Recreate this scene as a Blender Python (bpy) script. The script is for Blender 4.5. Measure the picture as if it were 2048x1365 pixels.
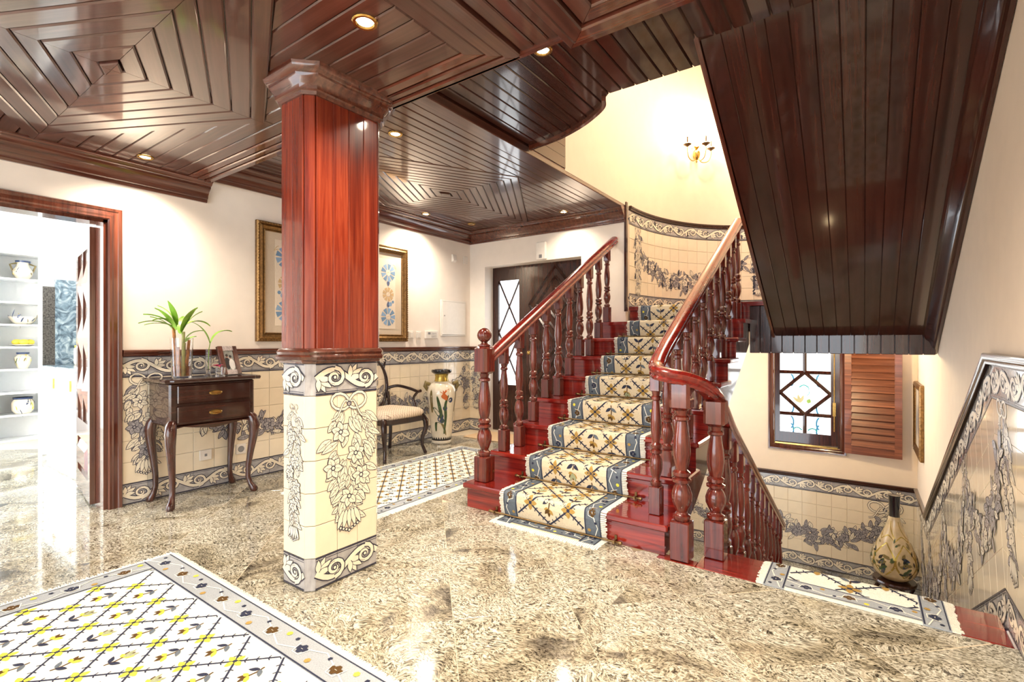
import bpy, math, random
from mathutils import Vector, Matrix
random.seed(7)
for o in list(bpy.data.objects): bpy.data.objects.remove(o)
SC = bpy.context.scene
COL = SC.collection
PI = math.pi
cos, sin = math.cos, math.sin

# ------------------------------------------------------------------ camera, sky, exposure, large lights
FPX, HCAM, YAW = 990.0, 1.15, math.atan(702 / 990.0)
cd = bpy.data.cameras.new('camera'); cam = bpy.data.objects.new('camera', cd); COL.objects.link(cam)
cam.location = (0, 0, HCAM); cam.rotation_euler = (PI / 2, 0, YAW)
cd.sensor_width = 36; cd.lens = FPX * 36 / 2048; cd.shift_y = 2.5 / 2048; cd.clip_start = .05; cd.clip_end = 200
SC.camera = cam
w = bpy.data.worlds.new('sky'); SC.world = w; w.use_nodes = True
bg = w.node_tree.nodes['Background']; bg.inputs[0].default_value = (.86, .93, 1, 1); bg.inputs[1].default_value = 4.0
vs = SC.view_settings
vs.view_transform = 'Standard'; vs.look = 'None'; vs.gamma = 1; vs.use_curve_mapping = False; vs.exposure = 0.6
def area(name, loc, rot, sx, sy, watts, col=(1, 1, 1)):
    l = bpy.data.lights.new(name, 'AREA'); l.shape = 'RECTANGLE'; l.size = sx; l.size_y = sy; l.energy = watts; l.color = col
    o = bpy.data.objects.new(name, l); COL.objects.link(o); o.location = loc; o.rotation_euler = rot
    o['kind'] = 'helper'
    return o
# daylight: window wall behind the photographer, kitchen window; an added fill light high over the stairs
area('daylight_hall_window', (-1.9, -2.35, 1.35), (PI / 2, 0, PI), 3.6, 1.9, 310, (1, .97, .93))
area('daylight_kitchen_window', (-6.6, -1.4, 1.5), (PI / 2, 0, PI), 3.4, 1.6, 2300, (.93, .97, 1))
area('stairwell_ceiling_light', (-.9, 4.6, 4.9), (0, 0, 0), 1.2, 1.2, 30, (1, .9, .74))

# ------------------------------------------------------------------ mesh helpers
class MB:
    def __init__(s): s.V = []; s.F = []; s.M = []; s.m = 0
    def add(s, V, F):
        b = len(s.V); s.V += [tuple(v) for v in V]; s.F += [tuple(i + b for i in f) for f in F]; s.M += [s.m] * len(F); return s
    def box(s, x0, x1, y0, y1, z0, z1):
        return s.add([(x0, y0, z0), (x1, y0, z0), (x1, y1, z0), (x0, y1, z0), (x0, y0, z1), (x1, y0, z1), (x1, y1, z1), (x0, y1, z1)],
                     [(0, 3, 2, 1), (4, 5, 6, 7), (0, 1, 5, 4), (1, 2, 6, 5), (2, 3, 7, 6), (3, 0, 4, 7)])
    def cbox(s, x0, x1, y0, y1, z0, z1, c):   # box with all vertical edges and top/bottom chamfered
        def ring(i, z): return [(x0 + i + c, y0 + i, z), (x1 - i - c, y0 + i, z), (x1 - i, y0 + i + c, z), (x1 - i, y1 - i - c, z), (x1 - i - c, y1 - i, z), (x0 + i + c, y1 - i, z), (x0 + i, y1 - i - c, z), (x0 + i, y0 + i + c, z)]
        return s.loft([ring(c, z0), ring(0, z0 + c), ring(0, z1 - c), ring(c, z1)], True)
    def loft(s, rings, cap=False, closed=True):
        n = len(rings[0]); V = [p for r in rings for p in r]; F = []
        for i in range(len(rings) - 1):
            for j in range(n if closed else n - 1):
                k = (j + 1) % n; F.append((i * n + j, i * n + k, (i + 1) * n + k, (i + 1) * n + j))
        if cap: F.append(tuple(range(n - 1, -1, -1))); F.append(tuple((len(rings) - 1) * n + j for j in range(n)))
        return s.add(V, F)
    def prism(s, poly, z0, z1, axis='z'):
        n = len(poly)
        f = {'z': lambda a, b, c: (a, b, c), 'y': lambda a, b, c: (a, c, b), 'x': lambda a, b, c: (c, a, b)}[axis]
        return s.add([f(a, b, z0) for a, b in poly] + [f(a, b, z1) for a, b in poly],
                     [tuple(range(n - 1, -1, -1)), tuple(range(n, 2 * n))] + [(j, (j + 1) % n, n + (j + 1) % n, n + j) for j in range(n)])
    def lathe(s, prof, n=16, c=(0, 0, 0), cap=True):
        return s.loft([[(c[0] + r * cos(2 * PI * j / n), c[1] + r * sin(2 * PI * j / n), c[2] + z) for j in range(n)] for r, z in prof], cap)
    def tube(s, path, r, n=8, cap=True, flat=1.0):
        P = [Vector(p) for p in path]; R = r if isinstance(r, (list, tuple)) else [r] * len(P); rings = []
        a = None
        for i, p in enumerate(P):
            t = (P[min(i + 1, len(P) - 1)] - P[max(i - 1, 0)]).normalized()
            if a is None: a = t.cross(Vector((0, 0, 1)) if abs(t.z) < .9 else Vector((1, 0, 0)))
            else: a = a - t * a.dot(t)
            a.normalize(); b = a.cross(t)
            rings.append([p + (a * cos(2 * PI * j / n) + b * sin(2 * PI * j / n) * flat) * R[i] for j in range(n)])
        return s.loft(rings, cap)
    def rail(s, path, prof, cap=True):        # prof in (side, up), swept with level sides
        P = [Vector(p) for p in path]; rings = []
        for i, p in enumerate(P):
            t = (P[min(i + 1, len(P) - 1)] - P[max(i - 1, 0)]).normalized()
            a = t.cross(Vector((0, 0, 1))).normalized(); b = a.cross(t)
            rings.append([p + a * q[0] + b * q[1] for q in prof])
        return s.loft(rings, cap)
    def sweep(s, path, prof, z=0, cap=True):  # path in plan with mitred corners, prof in (right offset, height)
        n = len(path); rings = []
        for i in range(n):
            d = []
            if i > 0: d.append(Vector((path[i][0] - path[i - 1][0], path[i][1] - path[i - 1][1])).normalized())
            if i < n - 1: d.append(Vector((path[i + 1][0] - path[i][0], path[i + 1][1] - path[i][1])).normalized())
            nn = [Vector((q.y, -q.x)) for q in d]; m = nn[0] if len(nn) == 1 else (nn[0] + nn[1]).normalized() / max(.2, math.sqrt((1 + nn[0].dot(nn[1])) / 2))
            rings.append([(path[i][0] + m.x * a, path[i][1] + m.y * a, z + b) for a, b in prof])
        return s.loft(rings, cap)
    def sphere(s, c, r, n=14, m=8, sq=(1, 1, 1)):
        prof = [(max(1e-4, r * sin(PI * i / m)), -r * cos(PI * i / m)) for i in range(m + 1)]
        b = len(s.V); s.lathe(prof, n)
        for i in range(b, len(s.V)): v = s.V[i]; s.V[i] = (c[0] + v[0] * sq[0], c[1] + v[1] * sq[1], c[2] + v[2] * sq[2])
        return s
    def xf(s, M, start=0):
        for i in range(start, len(s.V)): s.V[i] = tuple(M @ Vector(s.V[i]))
        return s
    def mesh(s, name, mats, smooth=False):
        me = bpy.data.meshes.new(name); me.from_pydata(s.V, [], s.F)
        for m in (mats if isinstance(mats, (list, tuple)) else [mats]): me.materials.append(m)
        me.polygons.foreach_set('material_index', s.M)
        if smooth:
            me.polygons.foreach_set('use_smooth', [True] * len(s.F))
            try: me.set_sharp_from_angle(angle=math.radians(38 if smooth is True else smooth))
            except Exception: pass
        me.update(); return me
    def build(s, name, mats, parent=None, loc=(0, 0, 0), rot=(0, 0, 0), smooth=False, world=False):
        if world and parent is not None:
            s.xf(W_of(parent).inverted())
        return link(name, s.mesh(name, mats, smooth), parent, loc, rot)
def W_of(o):
    M = o.matrix_basis.copy(); p = o.parent
    while p: M = p.matrix_basis @ M; p = p.parent
    return M
def link(name, me, parent=None, loc=(0, 0, 0), rot=(0, 0, 0)):
    o = bpy.data.objects.new(name, me); COL.objects.link(o); o.location = loc; o.rotation_euler = rot
    if parent: o.parent = parent
    return o
def tag(o, label=None, cat=None, group=None, kind=None):
    if label: o['label'] = label
    if cat: o['category'] = cat
    if group: o['group'] = group
    if kind: o['kind'] = kind
    return o
def thing(name, label, cat, loc=(0, 0, 0), rz=0, group=None):
    o = link(name, None, None, loc, (0, 0, rz)); o.empty_display_size = .1
    return tag(o, label, cat, group)
def copy_tree(o, parent=None):
    c = o.copy(); COL.objects.link(c); c.parent = parent
    for ch in list(o.children): copy_tree(ch, c)
    return c
def spline(pts, k=8):                          # Catmull-Rom through points
    P = [Vector(p) for p in pts]; out = []
    for i in range(len(P) - 1):
        a, b, c, d = P[max(i - 1, 0)], P[i], P[i + 1], P[min(i + 2, len(P) - 1)]
        for j in range(k):
            t = j / k; out.append(.5 * ((2 * b) + (c - a) * t + (2 * a - 5 * b + 4 * c - d) * t * t + (3 * b - a - 3 * c + d) * t ** 3))
    return out + [P[-1]]

# ------------------------------------------------------------------ materials
def new_mat(name):
    m = bpy.data.materials.new(name); m.use_nodes = True
    return m, m.node_tree.nodes, m.node_tree.links, m.node_tree.nodes['Principled BSDF']
def setp(b, **k):
    for a, v in k.items():
        a = a.replace('_', ' ').capitalize() if a not in ('ior',) else 'IOR'
        for nm in b.inputs.keys():
            if nm.lower() == a.lower():
                b.inputs[nm].default_value = (*v, 1) if isinstance(v, tuple) and len(v) == 3 else v
def ramp(N, stops):
    r = N.new('ShaderNodeValToRGB'); e = r.color_ramp.elements
    while len(e) < len(stops): e.new(.5)
    for i, (p, c) in enumerate(stops): e[i].position = p; e[i].color = (*c, 1)
    return r
def plain(name, col, rough=.5, metal=0, coat=0, var=.06, scale=30, bump=0, emit=None, spec=.5):
    m, N, L, b = new_mat(name)
    tc = N.new('ShaderNodeTexCoord'); no = N.new('ShaderNodeTexNoise'); no.inputs['Scale'].default_value = scale; no.inputs['Detail'].default_value = 4
    L.new(tc.outputs['Object'], no.inputs['Vector'])
    lo = tuple(max(0, c * (1 - var)) for c in col); hi = tuple(min(1, c * (1 + var)) for c in col)
    r = ramp(N, [(.3, lo), (.7, hi)]); L.new(no.outputs['Fac'], r.inputs['Fac']); L.new(r.outputs['Color'], b.inputs['Base Color'])
    setp(b, roughness=rough, metallic=metal, coat_weight=coat, coat_roughness=.05, specular_ior_level=spec)
    if bump:
        bp = N.new('ShaderNodeBump'); bp.inputs['Strength'].default_value = bump; bp.inputs['Distance'].default_value = .004
        L.new(no.outputs['Fac'], bp.inputs['Height']); L.new(bp.outputs['Normal'], b.inputs['Normal'])
    if emit: setp(b, emission_color=emit[0], emission_strength=emit[1])
    return m
def wood(name, dark, mid, light, axis='x', rough=.22, coat=.9, coat_rough=.06, fine=38, vary=.3):
    m, N, L, b = new_mat(name)
    tc = N.new('ShaderNodeTexCoord'); oi = N.new('ShaderNodeObjectInfo')
    mu = N.new('ShaderNodeMath'); mu.operation = 'MULTIPLY'; mu.inputs[1].default_value = 37; L.new(oi.outputs['Random'], mu.inputs[0])
    ad = N.new('ShaderNodeVectorMath'); ad.operation = 'ADD'; L.new(tc.outputs['Object'], ad.inputs[0]); L.new(mu.outputs[0], ad.inputs[1])
    mp = N.new('ShaderNodeMapping'); sc = [fine, fine, fine]; sc['xyz'.index(axis)] = 1.6; mp.inputs['Scale'].default_value = sc
    L.new(ad.outputs[0], mp.inputs['Vector'])
    no = N.new('ShaderNodeTexNoise'); no.inputs['Scale'].default_value = 1; no.inputs['Detail'].default_value = 7; no.inputs['Roughness'].default_value = .62; no.inputs['Distortion'].default_value = .5
    L.new(mp.outputs[0], no.inputs['Vector'])
    r = ramp(N, [(.32, dark), (.5, mid), (.68, light)]); L.new(no.outputs['Fac'], r.inputs['Fac'])
    hs = N.new('ShaderNodeHueSaturation'); mr = N.new('ShaderNodeMapRange'); mr.inputs[3].default_value = 1 - vary; mr.inputs[4].default_value = 1 + vary
    L.new(oi.outputs['Random'], mr.inputs[0]); L.new(mr.outputs[0], hs.inputs['Value']); L.new(r.outputs[0], hs.inputs['Color']); L.new(hs.outputs[0], b.inputs['Base Color'])
    bp = N.new('ShaderNodeBump'); bp.inputs['Strength'].default_value = .05; bp.inputs['Distance'].default_value = .002
    L.new(no.outputs['Fac'], bp.inputs['Height']); L.new(bp.outputs[0], b.inputs['Normal'])
    setp(b, roughness=rough, coat_weight=coat, coat_roughness=coat_rough, specular_ior_level=.4)
    return m
M = {}
CW = ((.046, .014, .009), (.072, .024, .016), (.10, .037, .026))
M['ceil'] = wood('mahogany_ceiling_plank', *CW, axis='x', rough=.3, coat_rough=.07, vary=.09)
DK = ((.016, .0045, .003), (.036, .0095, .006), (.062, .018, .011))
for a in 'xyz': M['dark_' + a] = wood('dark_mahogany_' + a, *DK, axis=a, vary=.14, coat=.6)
RD = ((.10, .006, .005), (.215, .012, .008), (.315, .024, .012))
for a in 'xy': M['red_' + a] = wood('red_mahogany_' + a, *RD, axis=a, vary=.12)
M['red_z'] = wood('deep_red_mahogany_z', (.05, .006, .004), (.112, .0135, .008), (.175, .028, .014), axis='z', vary=.12, coat_rough=.04)
BR = ((.05, .013, .008), (.092, .025, .014), (.14, .042, .023))
for a in 'xyz': M['brown_' + a] = wood('brown_mahogany_' + a, *BR, axis=a, vary=.12)
M['column'] = wood('orange_red_mahogany', (.095, .010, .005), (.17, .022, .009), (.26, .046, .018), axis='z', vary=.2, rough=.25)
M['shutter'] = wood('warm_shutter_wood', (.10, .028, .012), (.18, .055, .024), (.27, .09, .04), axis='x', rough=.35, coat=.3, vary=.15)
M['plaster'] = plain('cream_plaster', (.85, .715, .565), .8, scale=9, var=.02, bump=.03)
M['white_plaster'] = plain('white_plaster', (.87, .8, .72), .8, scale=9, var=.02, bump=.03)
M['kitchen_white'] = plain('kitchen_white_gloss', (.9, .92, .93), .25, var=.01)
M['tile'] = plain('cream_glazed_tile', (.84, .735, .56), .12, coat=.6, var=.05, scale=7)
M['tile_border'] = plain('grey_blue_glazed_tile', (.40, .39, .39), .12, coat=.6, var=.22, scale=16)
M['grout'] = plain('pale_grout', (.66, .55, .40), .8)
M['ink'] = plain('dark_blue_tile_ink', (.035, .035, .06), .25, var=.3, scale=60)
M['wash'] = plain('grey_wash_tile_paint', (.34, .32, .33), .25, var=.3, scale=45)
M['tpaint'] = plain('ivory_tile_paint', (.84, .77, .62), .2, var=.06, scale=30)
M['brass'] = plain('aged_brass', (.55, .36, .11), .25, metal=1, var=.2)
M['gilt'] = plain('antique_gilt', (.24, .13, .045), .38, metal=.85, var=.4, scale=60, bump=.4)
M['dark_metal'] = plain('dark_bronze', (.12, .08, .05), .4, metal=.9)  # sconce pans and candles: backlit silhouette put into the metal colour
M['white_plastic'] = plain('white_plastic', (.82, .78, .72), .35, var=.02)
M['grey'] = plain('grey_plastic', (.25, .25, .26), .4)
M['black'] = plain('black_glaze', (.012, .012, .016), .12, coat=.6)
M['glassy'] = None
def glass(name, col=(1, 1, 1), rough=0, ior=1.45):
    m, N, L, b = new_mat(name); setp(b, base_color=col, roughness=rough, ior=ior, transmission_weight=1.0)
    no = N.new('ShaderNodeTexNoise'); no.inputs['Scale'].default_value = 6; bp = N.new('ShaderNodeBump'); bp.inputs['Strength'].default_value = .01
    L.new(no.outputs['Fac'], bp.inputs['Height']); L.new(bp.outputs[0], b.inputs['Normal']); return m
M['glass'] = glass('clear_glass'); M['water'] = glass('amber_water', (1, .72, .45), 0, 1.33)
M['frosted'] = plain('bright_daylit_glass', (.9, .95, 1), .3, var=.02, emit=((.88, .95, 1), 2.0))
def granite():
    m, N, L, b = new_mat('swirled_beige_granite')
    tc = N.new('ShaderNodeTexCoord'); oi = N.new('ShaderNodeObjectInfo'); mu = N.new('ShaderNodeMath'); mu.operation = 'MULTIPLY'; mu.inputs[1].default_value = 53
    L.new(oi.outputs['Random'], mu.inputs[0]); ad = N.new('ShaderNodeVectorMath'); L.new(tc.outputs['Object'], ad.inputs[0]); L.new(mu.outputs[0], ad.inputs[1])
    def noise(scale, det, dist, src):
        n = N.new('ShaderNodeTexNoise'); n.inputs['Scale'].default_value = scale; n.inputs['Detail'].default_value = det; n.inputs['Distortion'].default_value = dist; n.inputs['Roughness'].default_value = .65
        L.new(src, n.inputs['Vector']); return n
    big = noise(2.2, 3, .8, ad.outputs[0])
    mx = N.new('ShaderNodeVectorMath'); mx.operation = 'MULTIPLY_ADD'; mx.inputs[1].default_value = (.3, .3, .3); L.new(big.outputs['Color'], mx.inputs[0]); L.new(ad.outputs[0], mx.inputs[2])
    mp = N.new('ShaderNodeMapping'); mp.inputs['Scale'].default_value = (58, 125, 60); mp.inputs['Rotation'].default_value = (0, 0, .5); L.new(mx.outputs[0], mp.inputs['Vector'])
    fl = noise(1, 6, .9, mp.outputs[0])
    r1 = ramp(N, [(.39, (.04, .036, .028)), (.455, (.25, .23, .175)), (.53, (.52, .49, .39)), (.66, (.84, .83, .74))]); L.new(fl.outputs['Fac'], r1.inputs['Fac'])
    r2 = ramp(N, [(.33, (.10, .08, .065)), (.41, (.70, .65, .56)), (.55, (1, 1, 1))]); L.new(big.outputs['Fac'], r2.inputs['Fac'])
    mm = N.new('ShaderNodeMixRGB'); mm.blend_type = 'MULTIPLY'; mm.inputs[0].default_value = .85; L.new(r1.outputs[0], mm.inputs[1]); L.new(r2.outputs[0], mm.inputs[2])
    L.new(mm.outputs[0], b.inputs['Base Color']); setp(b, roughness=.1, coat_weight=.5, coat_roughness=.02)
    return m
M['granite'] = granite()
def marble():
    m, N, L, b = new_mat('blue_grey_swirled_marble')
    tc = N.new('ShaderNodeTexCoord'); n = N.new('ShaderNodeTexNoise'); n.inputs['Scale'].default_value = 9; n.inputs['Detail'].default_value = 8; n.inputs['Distortion'].default_value = 2.5
    L.new(tc.outputs['Object'], n.inputs['Vector']); r = ramp(N, [(.35, (.05, .08, .11)), (.5, (.15, .22, .28)), (.66, (.4, .48, .54))]); L.new(n.outputs['Fac'], r.inputs[0]); L.new(r.outputs[0], b.inputs['Base Color']); setp(b, roughness=.2)
    return m
M['marble'] = marble()
M['dark_granite'] = plain('speckled_dark_granite', (.07, .065, .06), .25, var=.8, scale=70)
# wool colours
for k, c in dict(cream=(.70, .60, .43), ivory=(.86, .84, .74), slate=(.13, .155, .185), navy=(.035, .04, .07), brown=(.10, .055, .02), ochre=(.42, .27, .08), yellow=(.75, .66, .08), sage=(.33, .36, .22), peach=(.70, .50, .30), gray=(.36, .39, .42)).items():
    M['w_' + k] = plain('wool_' + k, c, .95, var=.14, scale=220, bump=.5, spec=.1)
# ------------------------------------------------------------------ painted decoration: flat drawings laid on a surface
class Paint:
    def __init__(s, mats, h=.0003, dh=8e-6): s.mats = mats; s.V = []; s.F = []; s.M = []; s.h = s.h0 = h; s.dh = dh
    def tick(s):
        s.h += s.dh
    def wrap(s):
        if s.h > s.h0 + 160 * s.dh: s.h = s.h0
    def lift(s): s.h0 += 172 * s.dh; s.h = s.h0
    def strip(s, A, B, m, close=False):
        b = len(s.V); n = len(A)
        for p, q in zip(A, B): s.V += [(p[0], p[1], s.h), (q[0], q[1], s.h)]
        for i in range(n - 1): s.F.append((b + 2 * i, b + 2 * i + 1, b + 2 * i + 3, b + 2 * i + 2)); s.M.append(s.mats.index(m))
        s.tick()
    def stroke(s, P, w, m):
        n = len(P); W = w if isinstance(w, (list, tuple)) else [w] * n; A = []; B = []
        for i in range(n):
            a = P[max(i - 1, 0)]; b = P[min(i + 1, n - 1)]; dx, dy = b[0] - a[0], b[1] - a[1]; l = math.hypot(dx, dy) or 1
            A.append((P[i][0] - dy / l * W[i] / 2, P[i][1] + dx / l * W[i] / 2)); B.append((P[i][0] + dy / l * W[i] / 2, P[i][1] - dx / l * W[i] / 2))
        s.strip(A, B, m)
    def disc(s, x, y, r, m, n=8, ry=None):
        ry = ry or r; b = len(s.V); s.V += [(x + r * cos(2 * PI * i / n), y + ry * sin(2 * PI * i / n), s.h) for i in range(n)]; s.F.append(tuple(range(b, b + n))); s.M.append(s.mats.index(m)); s.tick()
    def rect(s, x0, x1, y0, y1, m, nx=1, ny=1):
        for i in range(nx):
            for j in range(ny):
                a, b_, c, d = x0 + (x1 - x0) * i / nx, x0 + (x1 - x0) * (i + 1) / nx, y0 + (y1 - y0) * j / ny, y0 + (y1 - y0) * (j + 1) / ny
                b = len(s.V); s.V += [(a, c, s.h), (b_, c, s.h), (b_, d, s.h), (a, d, s.h)]; s.F.append((b, b + 1, b + 2, b + 3)); s.M.append(s.mats.index(m))
        s.tick()
    def blade(s, x, y, a, L, W, m, g=0):
        ca, sa = cos(a), sin(a); A = []; B = []
        for t, wd in ((0, 0), (.12, .5), (.32, .95), (.52, 1), (.72, .72), (.88, .36), (1, 0)):
            u = -g + t * (L + 2.6 * g); v = wd * W / 2 + g * (0 if wd == 0 else 1)
            A.append((x + u * ca - v * sa, y + u * sa + v * ca)); B.append((x + u * ca + v * sa, y + u * sa - v * ca))
        s.strip(A, B, m)
    def leaf(s, x, y, a, L, W, fill, ink, g=.0026, rib=True):
        if rib: s.wrap()
        s.blade(x, y, a, L, W, ink, g); s.blade(x, y, a, L, W, fill)
        if rib:
            s.stroke([(x + cos(a) * L * t, y + sin(a) * L * t) for t in (0, .85)], .0022, ink)
            for t in (.34,):
                for sg in (-.7, .7): s.stroke([(x + cos(a) * L * t, y + sin(a) * L * t), (x + cos(a) * L * t + cos(a + sg) * W * .45, y + sin(a) * L * t + sin(a + sg) * W * .45)], .0016, ink)
    def flower(s, x, y, r, n, fill, ink, rot=0, g=.0024):
        s.wrap()
        for i in range(n):
            a = rot + 2 * PI * i / n; s.leaf(x, y, a, r, r * (1.7 / n * 2.4), fill, ink, g, rib=False)
            s.stroke([(x + cos(a) * r * .3, y + sin(a) * r * .3), (x + cos(a) * r * .7, y + sin(a) * r * .7)], .0018, ink)
        s.disc(x, y, r * .26, ink); s.disc(x, y, r * .15, fill)
    def build(s, name, mapf, parent, world=True):
        mb = MB(); mb.V = [tuple(mapf(*v)) for v in s.V]; mb.F = s.F; mb.M = s.M
        return mb.build(name, [M[k] for k in s.mats], parent, world=world)
TP = ['ink', 'wash', 'tpaint', 'tile_border']
def scroll(P, x0, x1, yc, amp=.04, unit=.19, flip=1, th=1.0):
    th *= 1.35
    n = max(1, round((x1 - x0) / unit)); un = (x1 - x0) / n
    pts = [(x0 + (x1 - x0) * i / (n * 8), yc + flip * amp * sin(PI * i / 8)) for i in range(n * 8 + 1)]
    P.stroke(pts, .024 * th, 'ink'); 
    vol = []
    for k in range(n):
        P.wrap()
        sg = flip * (1 if k % 2 == 0 else -1); cx = x0 + un * (k + .58); cy = yc + sg * .004
        sp = []
        for i in range(17):
            t = i / 16; a = -sg * (.2 - 9.2 * t) ; r = amp * (1.15 - .95 * t)
            sp.append((cx + r * cos(PI / 2 * sg - sg * 8.6 * t) * 1.15, cy + r * sin(PI / 2 * sg - sg * 8.6 * t)))
        vol.append((sp, sg, cx, cy))
        for j, (da, L) in enumerate(((.2, .05), (.75, .055), (1.3, .045), (-.35, .04))):
            P.leaf(x0 + un * k + .012, yc, sg * (-PI / 2 + .35 + da * .9), L * th, .018 * th, 'tpaint', 'ink', .0028, rib=False)
    P.stroke(pts, .016 * th, 'tpaint')
    for sp, sg, cx, cy in vol:
        P.wrap()
        P.stroke(sp, [.021 * th * (1 - .45 * i / 16) for i in range(17)], 'ink'); P.stroke(sp, [.013 * th * (1 - .45 * i / 16) for i in range(17)], 'tpaint'); P.disc(cx, cy, .009 * th, 'ink'); P.disc(cx, cy, .005 * th, 'tpaint')
        P.stroke([(cx - un * .3, cy - sg * amp * .5), (cx, cy - sg * amp * .8)], .002, 'ink')
def borders(P, x0, x1, zb, th=1.0, unit=.19):          # a lower and an upper scroll band with their blue lines
    for y0, dk in ((zb, .147), (zb + .9, .006)):
        P.rect(x0, x1, y0 + dk - .004, y0 + dk + .004, 'ink', max(1, int((x1 - x0) / .1)))
        P.rect(x0, x1, y0 + (.016 if dk < .1 else .134), y0 + (.019 if dk < .1 else .137), 'ink', max(1, int((x1 - x0) / .1)))
        P.rect(x0, x1, y0 + (.143 if dk < .1 else .004), y0 + (.149 if dk < .1 else .012), 'ink', max(1, int((x1 - x0) / .1)))
        P.lift(); scroll(P, x0, x1, y0 + .078, unit=unit, th=th, flip=1 if dk < .1 else -1)
def bow(P, x, y, s=1.0):
    for sg in (-1, 1):
        lp = [(x + sg * s * (.05 - .05 * cos(t)) * 1.0, y + s * (.028 * sin(t) * 1.4 + .02 * sin(t / 2))) for t in [2 * PI * i / 12 for i in range(13)]]
        P.stroke(lp, .017 * s, 'ink'); P.stroke(lp, .011 * s, 'tpaint')
        tl = [(x + sg * s * .10 * t, y + s * (.02 * sin(t * 7) - .085 * t * t)) for t in [i / 8 for i in range(9)]]
        P.stroke(tl, .012 * s, 'ink'); P.stroke(tl, .007 * s, 'tpaint')
    P.disc(x, y, .014 * s, 'ink'); P.disc(x, y, .009 * s, 'wash')
def bunch(P, x, y1, y0, w, seed=1, s=1.0, fl=True, g=.003):    # bow, hanging flowers, bell at the tip
    R = random.Random(seed); Ht = y1 - y0
    def wid(t): return w * (.35 + .65 * sin(PI * min(1, t * 1.15 + .12))) * (1 - .45 * t)
    NL = int(78 * (Ht / .65))
    for i in range(NL):
        t = .06 + .82 * i / NL; side = R.choice((-1, 1)); off = side * R.uniform(0, .45) * wid(t)
        P.leaf(x + off, y1 - Ht * t, -PI / 2 + side * R.uniform(.15, 1.15), R.uniform(.05, .085) * s, R.uniform(.022, .034) * s, R.choice(('wash', 'tpaint', 'tpaint')) if g > .0025 else 'tpaint', 'ink', g)
    P.lift()
    if fl:
        for i, t in enumerate((.24, .42, .5, .6, .74)):
            off = (-.15, .12, -.28, .22, 0)[i] * w; P.flower(x + off, y1 - Ht * t, .042 * s, 6, R.choice(('tpaint', 'wash')) if g > .0025 else 'tpaint', 'ink', R.uniform(0, 1))
    bow(P, x, y1 - .02, s * min(.8, w / .26))
    for i in range(5): P.leaf(x + (i - 2) * .012 * s, y0 + .085 * s, -PI / 2 + (i - 2) * .2, .075 * s, .02 * s, 'tpaint', 'ink', rib=False)
    for i in range(7): P.disc(x + (i - 3) * .013 * s, y0 + .006 * s * abs(i - 3), .008 * s, 'ink'); P.disc(x + (i - 3) * .013 * s, y0 + .006 * s * abs(i - 3), .0045 * s, 'tpaint')
def swag(P, x0, x1, ytop, ydip, w=.15, seed=2, s=1.0, dens=70):
    R = random.Random(seed); n = int(abs(x1 - x0) * dens * 1.7)
    for i in range(n):
        t = (i + R.random()) / n; x = x0 + (x1 - x0) * t; y = ytop - (ytop - ydip) * sin(PI * t) ** .7; th = w * (.55 + .45 * sin(PI * t))
        P.leaf(x + R.uniform(-.02, .02), y + R.uniform(-.4, .4) * th, R.uniform(0, 2 * PI), R.uniform(.055, .085) * s, R.uniform(.022, .034) * s, R.choice(('wash', 'tpaint', 'wash')), 'ink', .0038)
    P.lift()
    for i in range(max(2, int(abs(x1 - x0) * 7))):
        t = (i + .5) / max(2, int(abs(x1 - x0) * 7)); x = x0 + (x1 - x0) * t; y = ytop - (ytop - ydip) * sin(PI * t) ** .7 + R.uniform(-.03, .03)
        P.flower(x, y, R.uniform(.036, .05) * s, R.choice((5, 6, 7)), R.choice(('tpaint', 'wash')), 'ink', R.uniform(0, 1), .003)
# shared wall tile: local x along the wall, z up, face towards -y
TS = .15
TILE = MB().cbox(.0015, TS - .0015, -.008, .006, .0015, TS - .0015, .0014).mesh('wall_tile', M['tile'])
TILEB = MB().cbox(.0015, TS - .0015, -.008, .006, .0015, TS - .0015, .0014).mesh('border_tile', M['tile_border'])
def tiles(parent, org, ang, length, zb, rows=7, first=0):
    """rows of tiles starting at plan point org, running along angle ang"""
    n = math.ceil((length - 1e-6) / TS)
    inv = W_of(parent).inverted()
    for j in range(rows):
        for i in range(n):
            wd = min(TS, length - i * TS)
            o = link('tile', TILEB if j in (0, rows - 1) else TILE, parent)
            p = Vector((org[0] + cos(ang) * i * TS, org[1] + sin(ang) * i * TS, zb + j * TS))
            o.matrix_basis = inv @ Matrix.Translation(p) @ Matrix.Rotation(ang, 4, 'Z') @ Matrix.Diagonal((wd / TS, 1, 1, 1))
def wall_map(org, ang, off=.0083):
    ex = (cos(ang), sin(ang)); nx = (sin(ang), -cos(ang))
    return lambda u, v, h: (org[0] + ex[0] * u + nx[0] * (off + h), org[1] + ex[1] * u + nx[1] * (off + h), v)
CAP = [(0, 0), (.022, 0), (.026, .006), (.026, .014), (.032, .02), (.036, .03), (.036, .042), (.03, .046), (0, .046)]
CROWN = [(0, -.15), (.018, -.15), (.024, -.138), (.024, -.128), (.034, -.122), (.038, -.1), (.055, -.075), (.078, -.055), (.084, -.05), (.084, -.038), (.1, -.032), (.112, -.018), (.118, -.012), (.125, -.01), (.125, 0), (0, 0)]
CASING = [(0, 0), (0, .02), (.008, .03), (.02, .026), (.03, .03), (.055, .022), (.062, .028), (.078, .03), (.085, .02), (.085, 0)]
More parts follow.
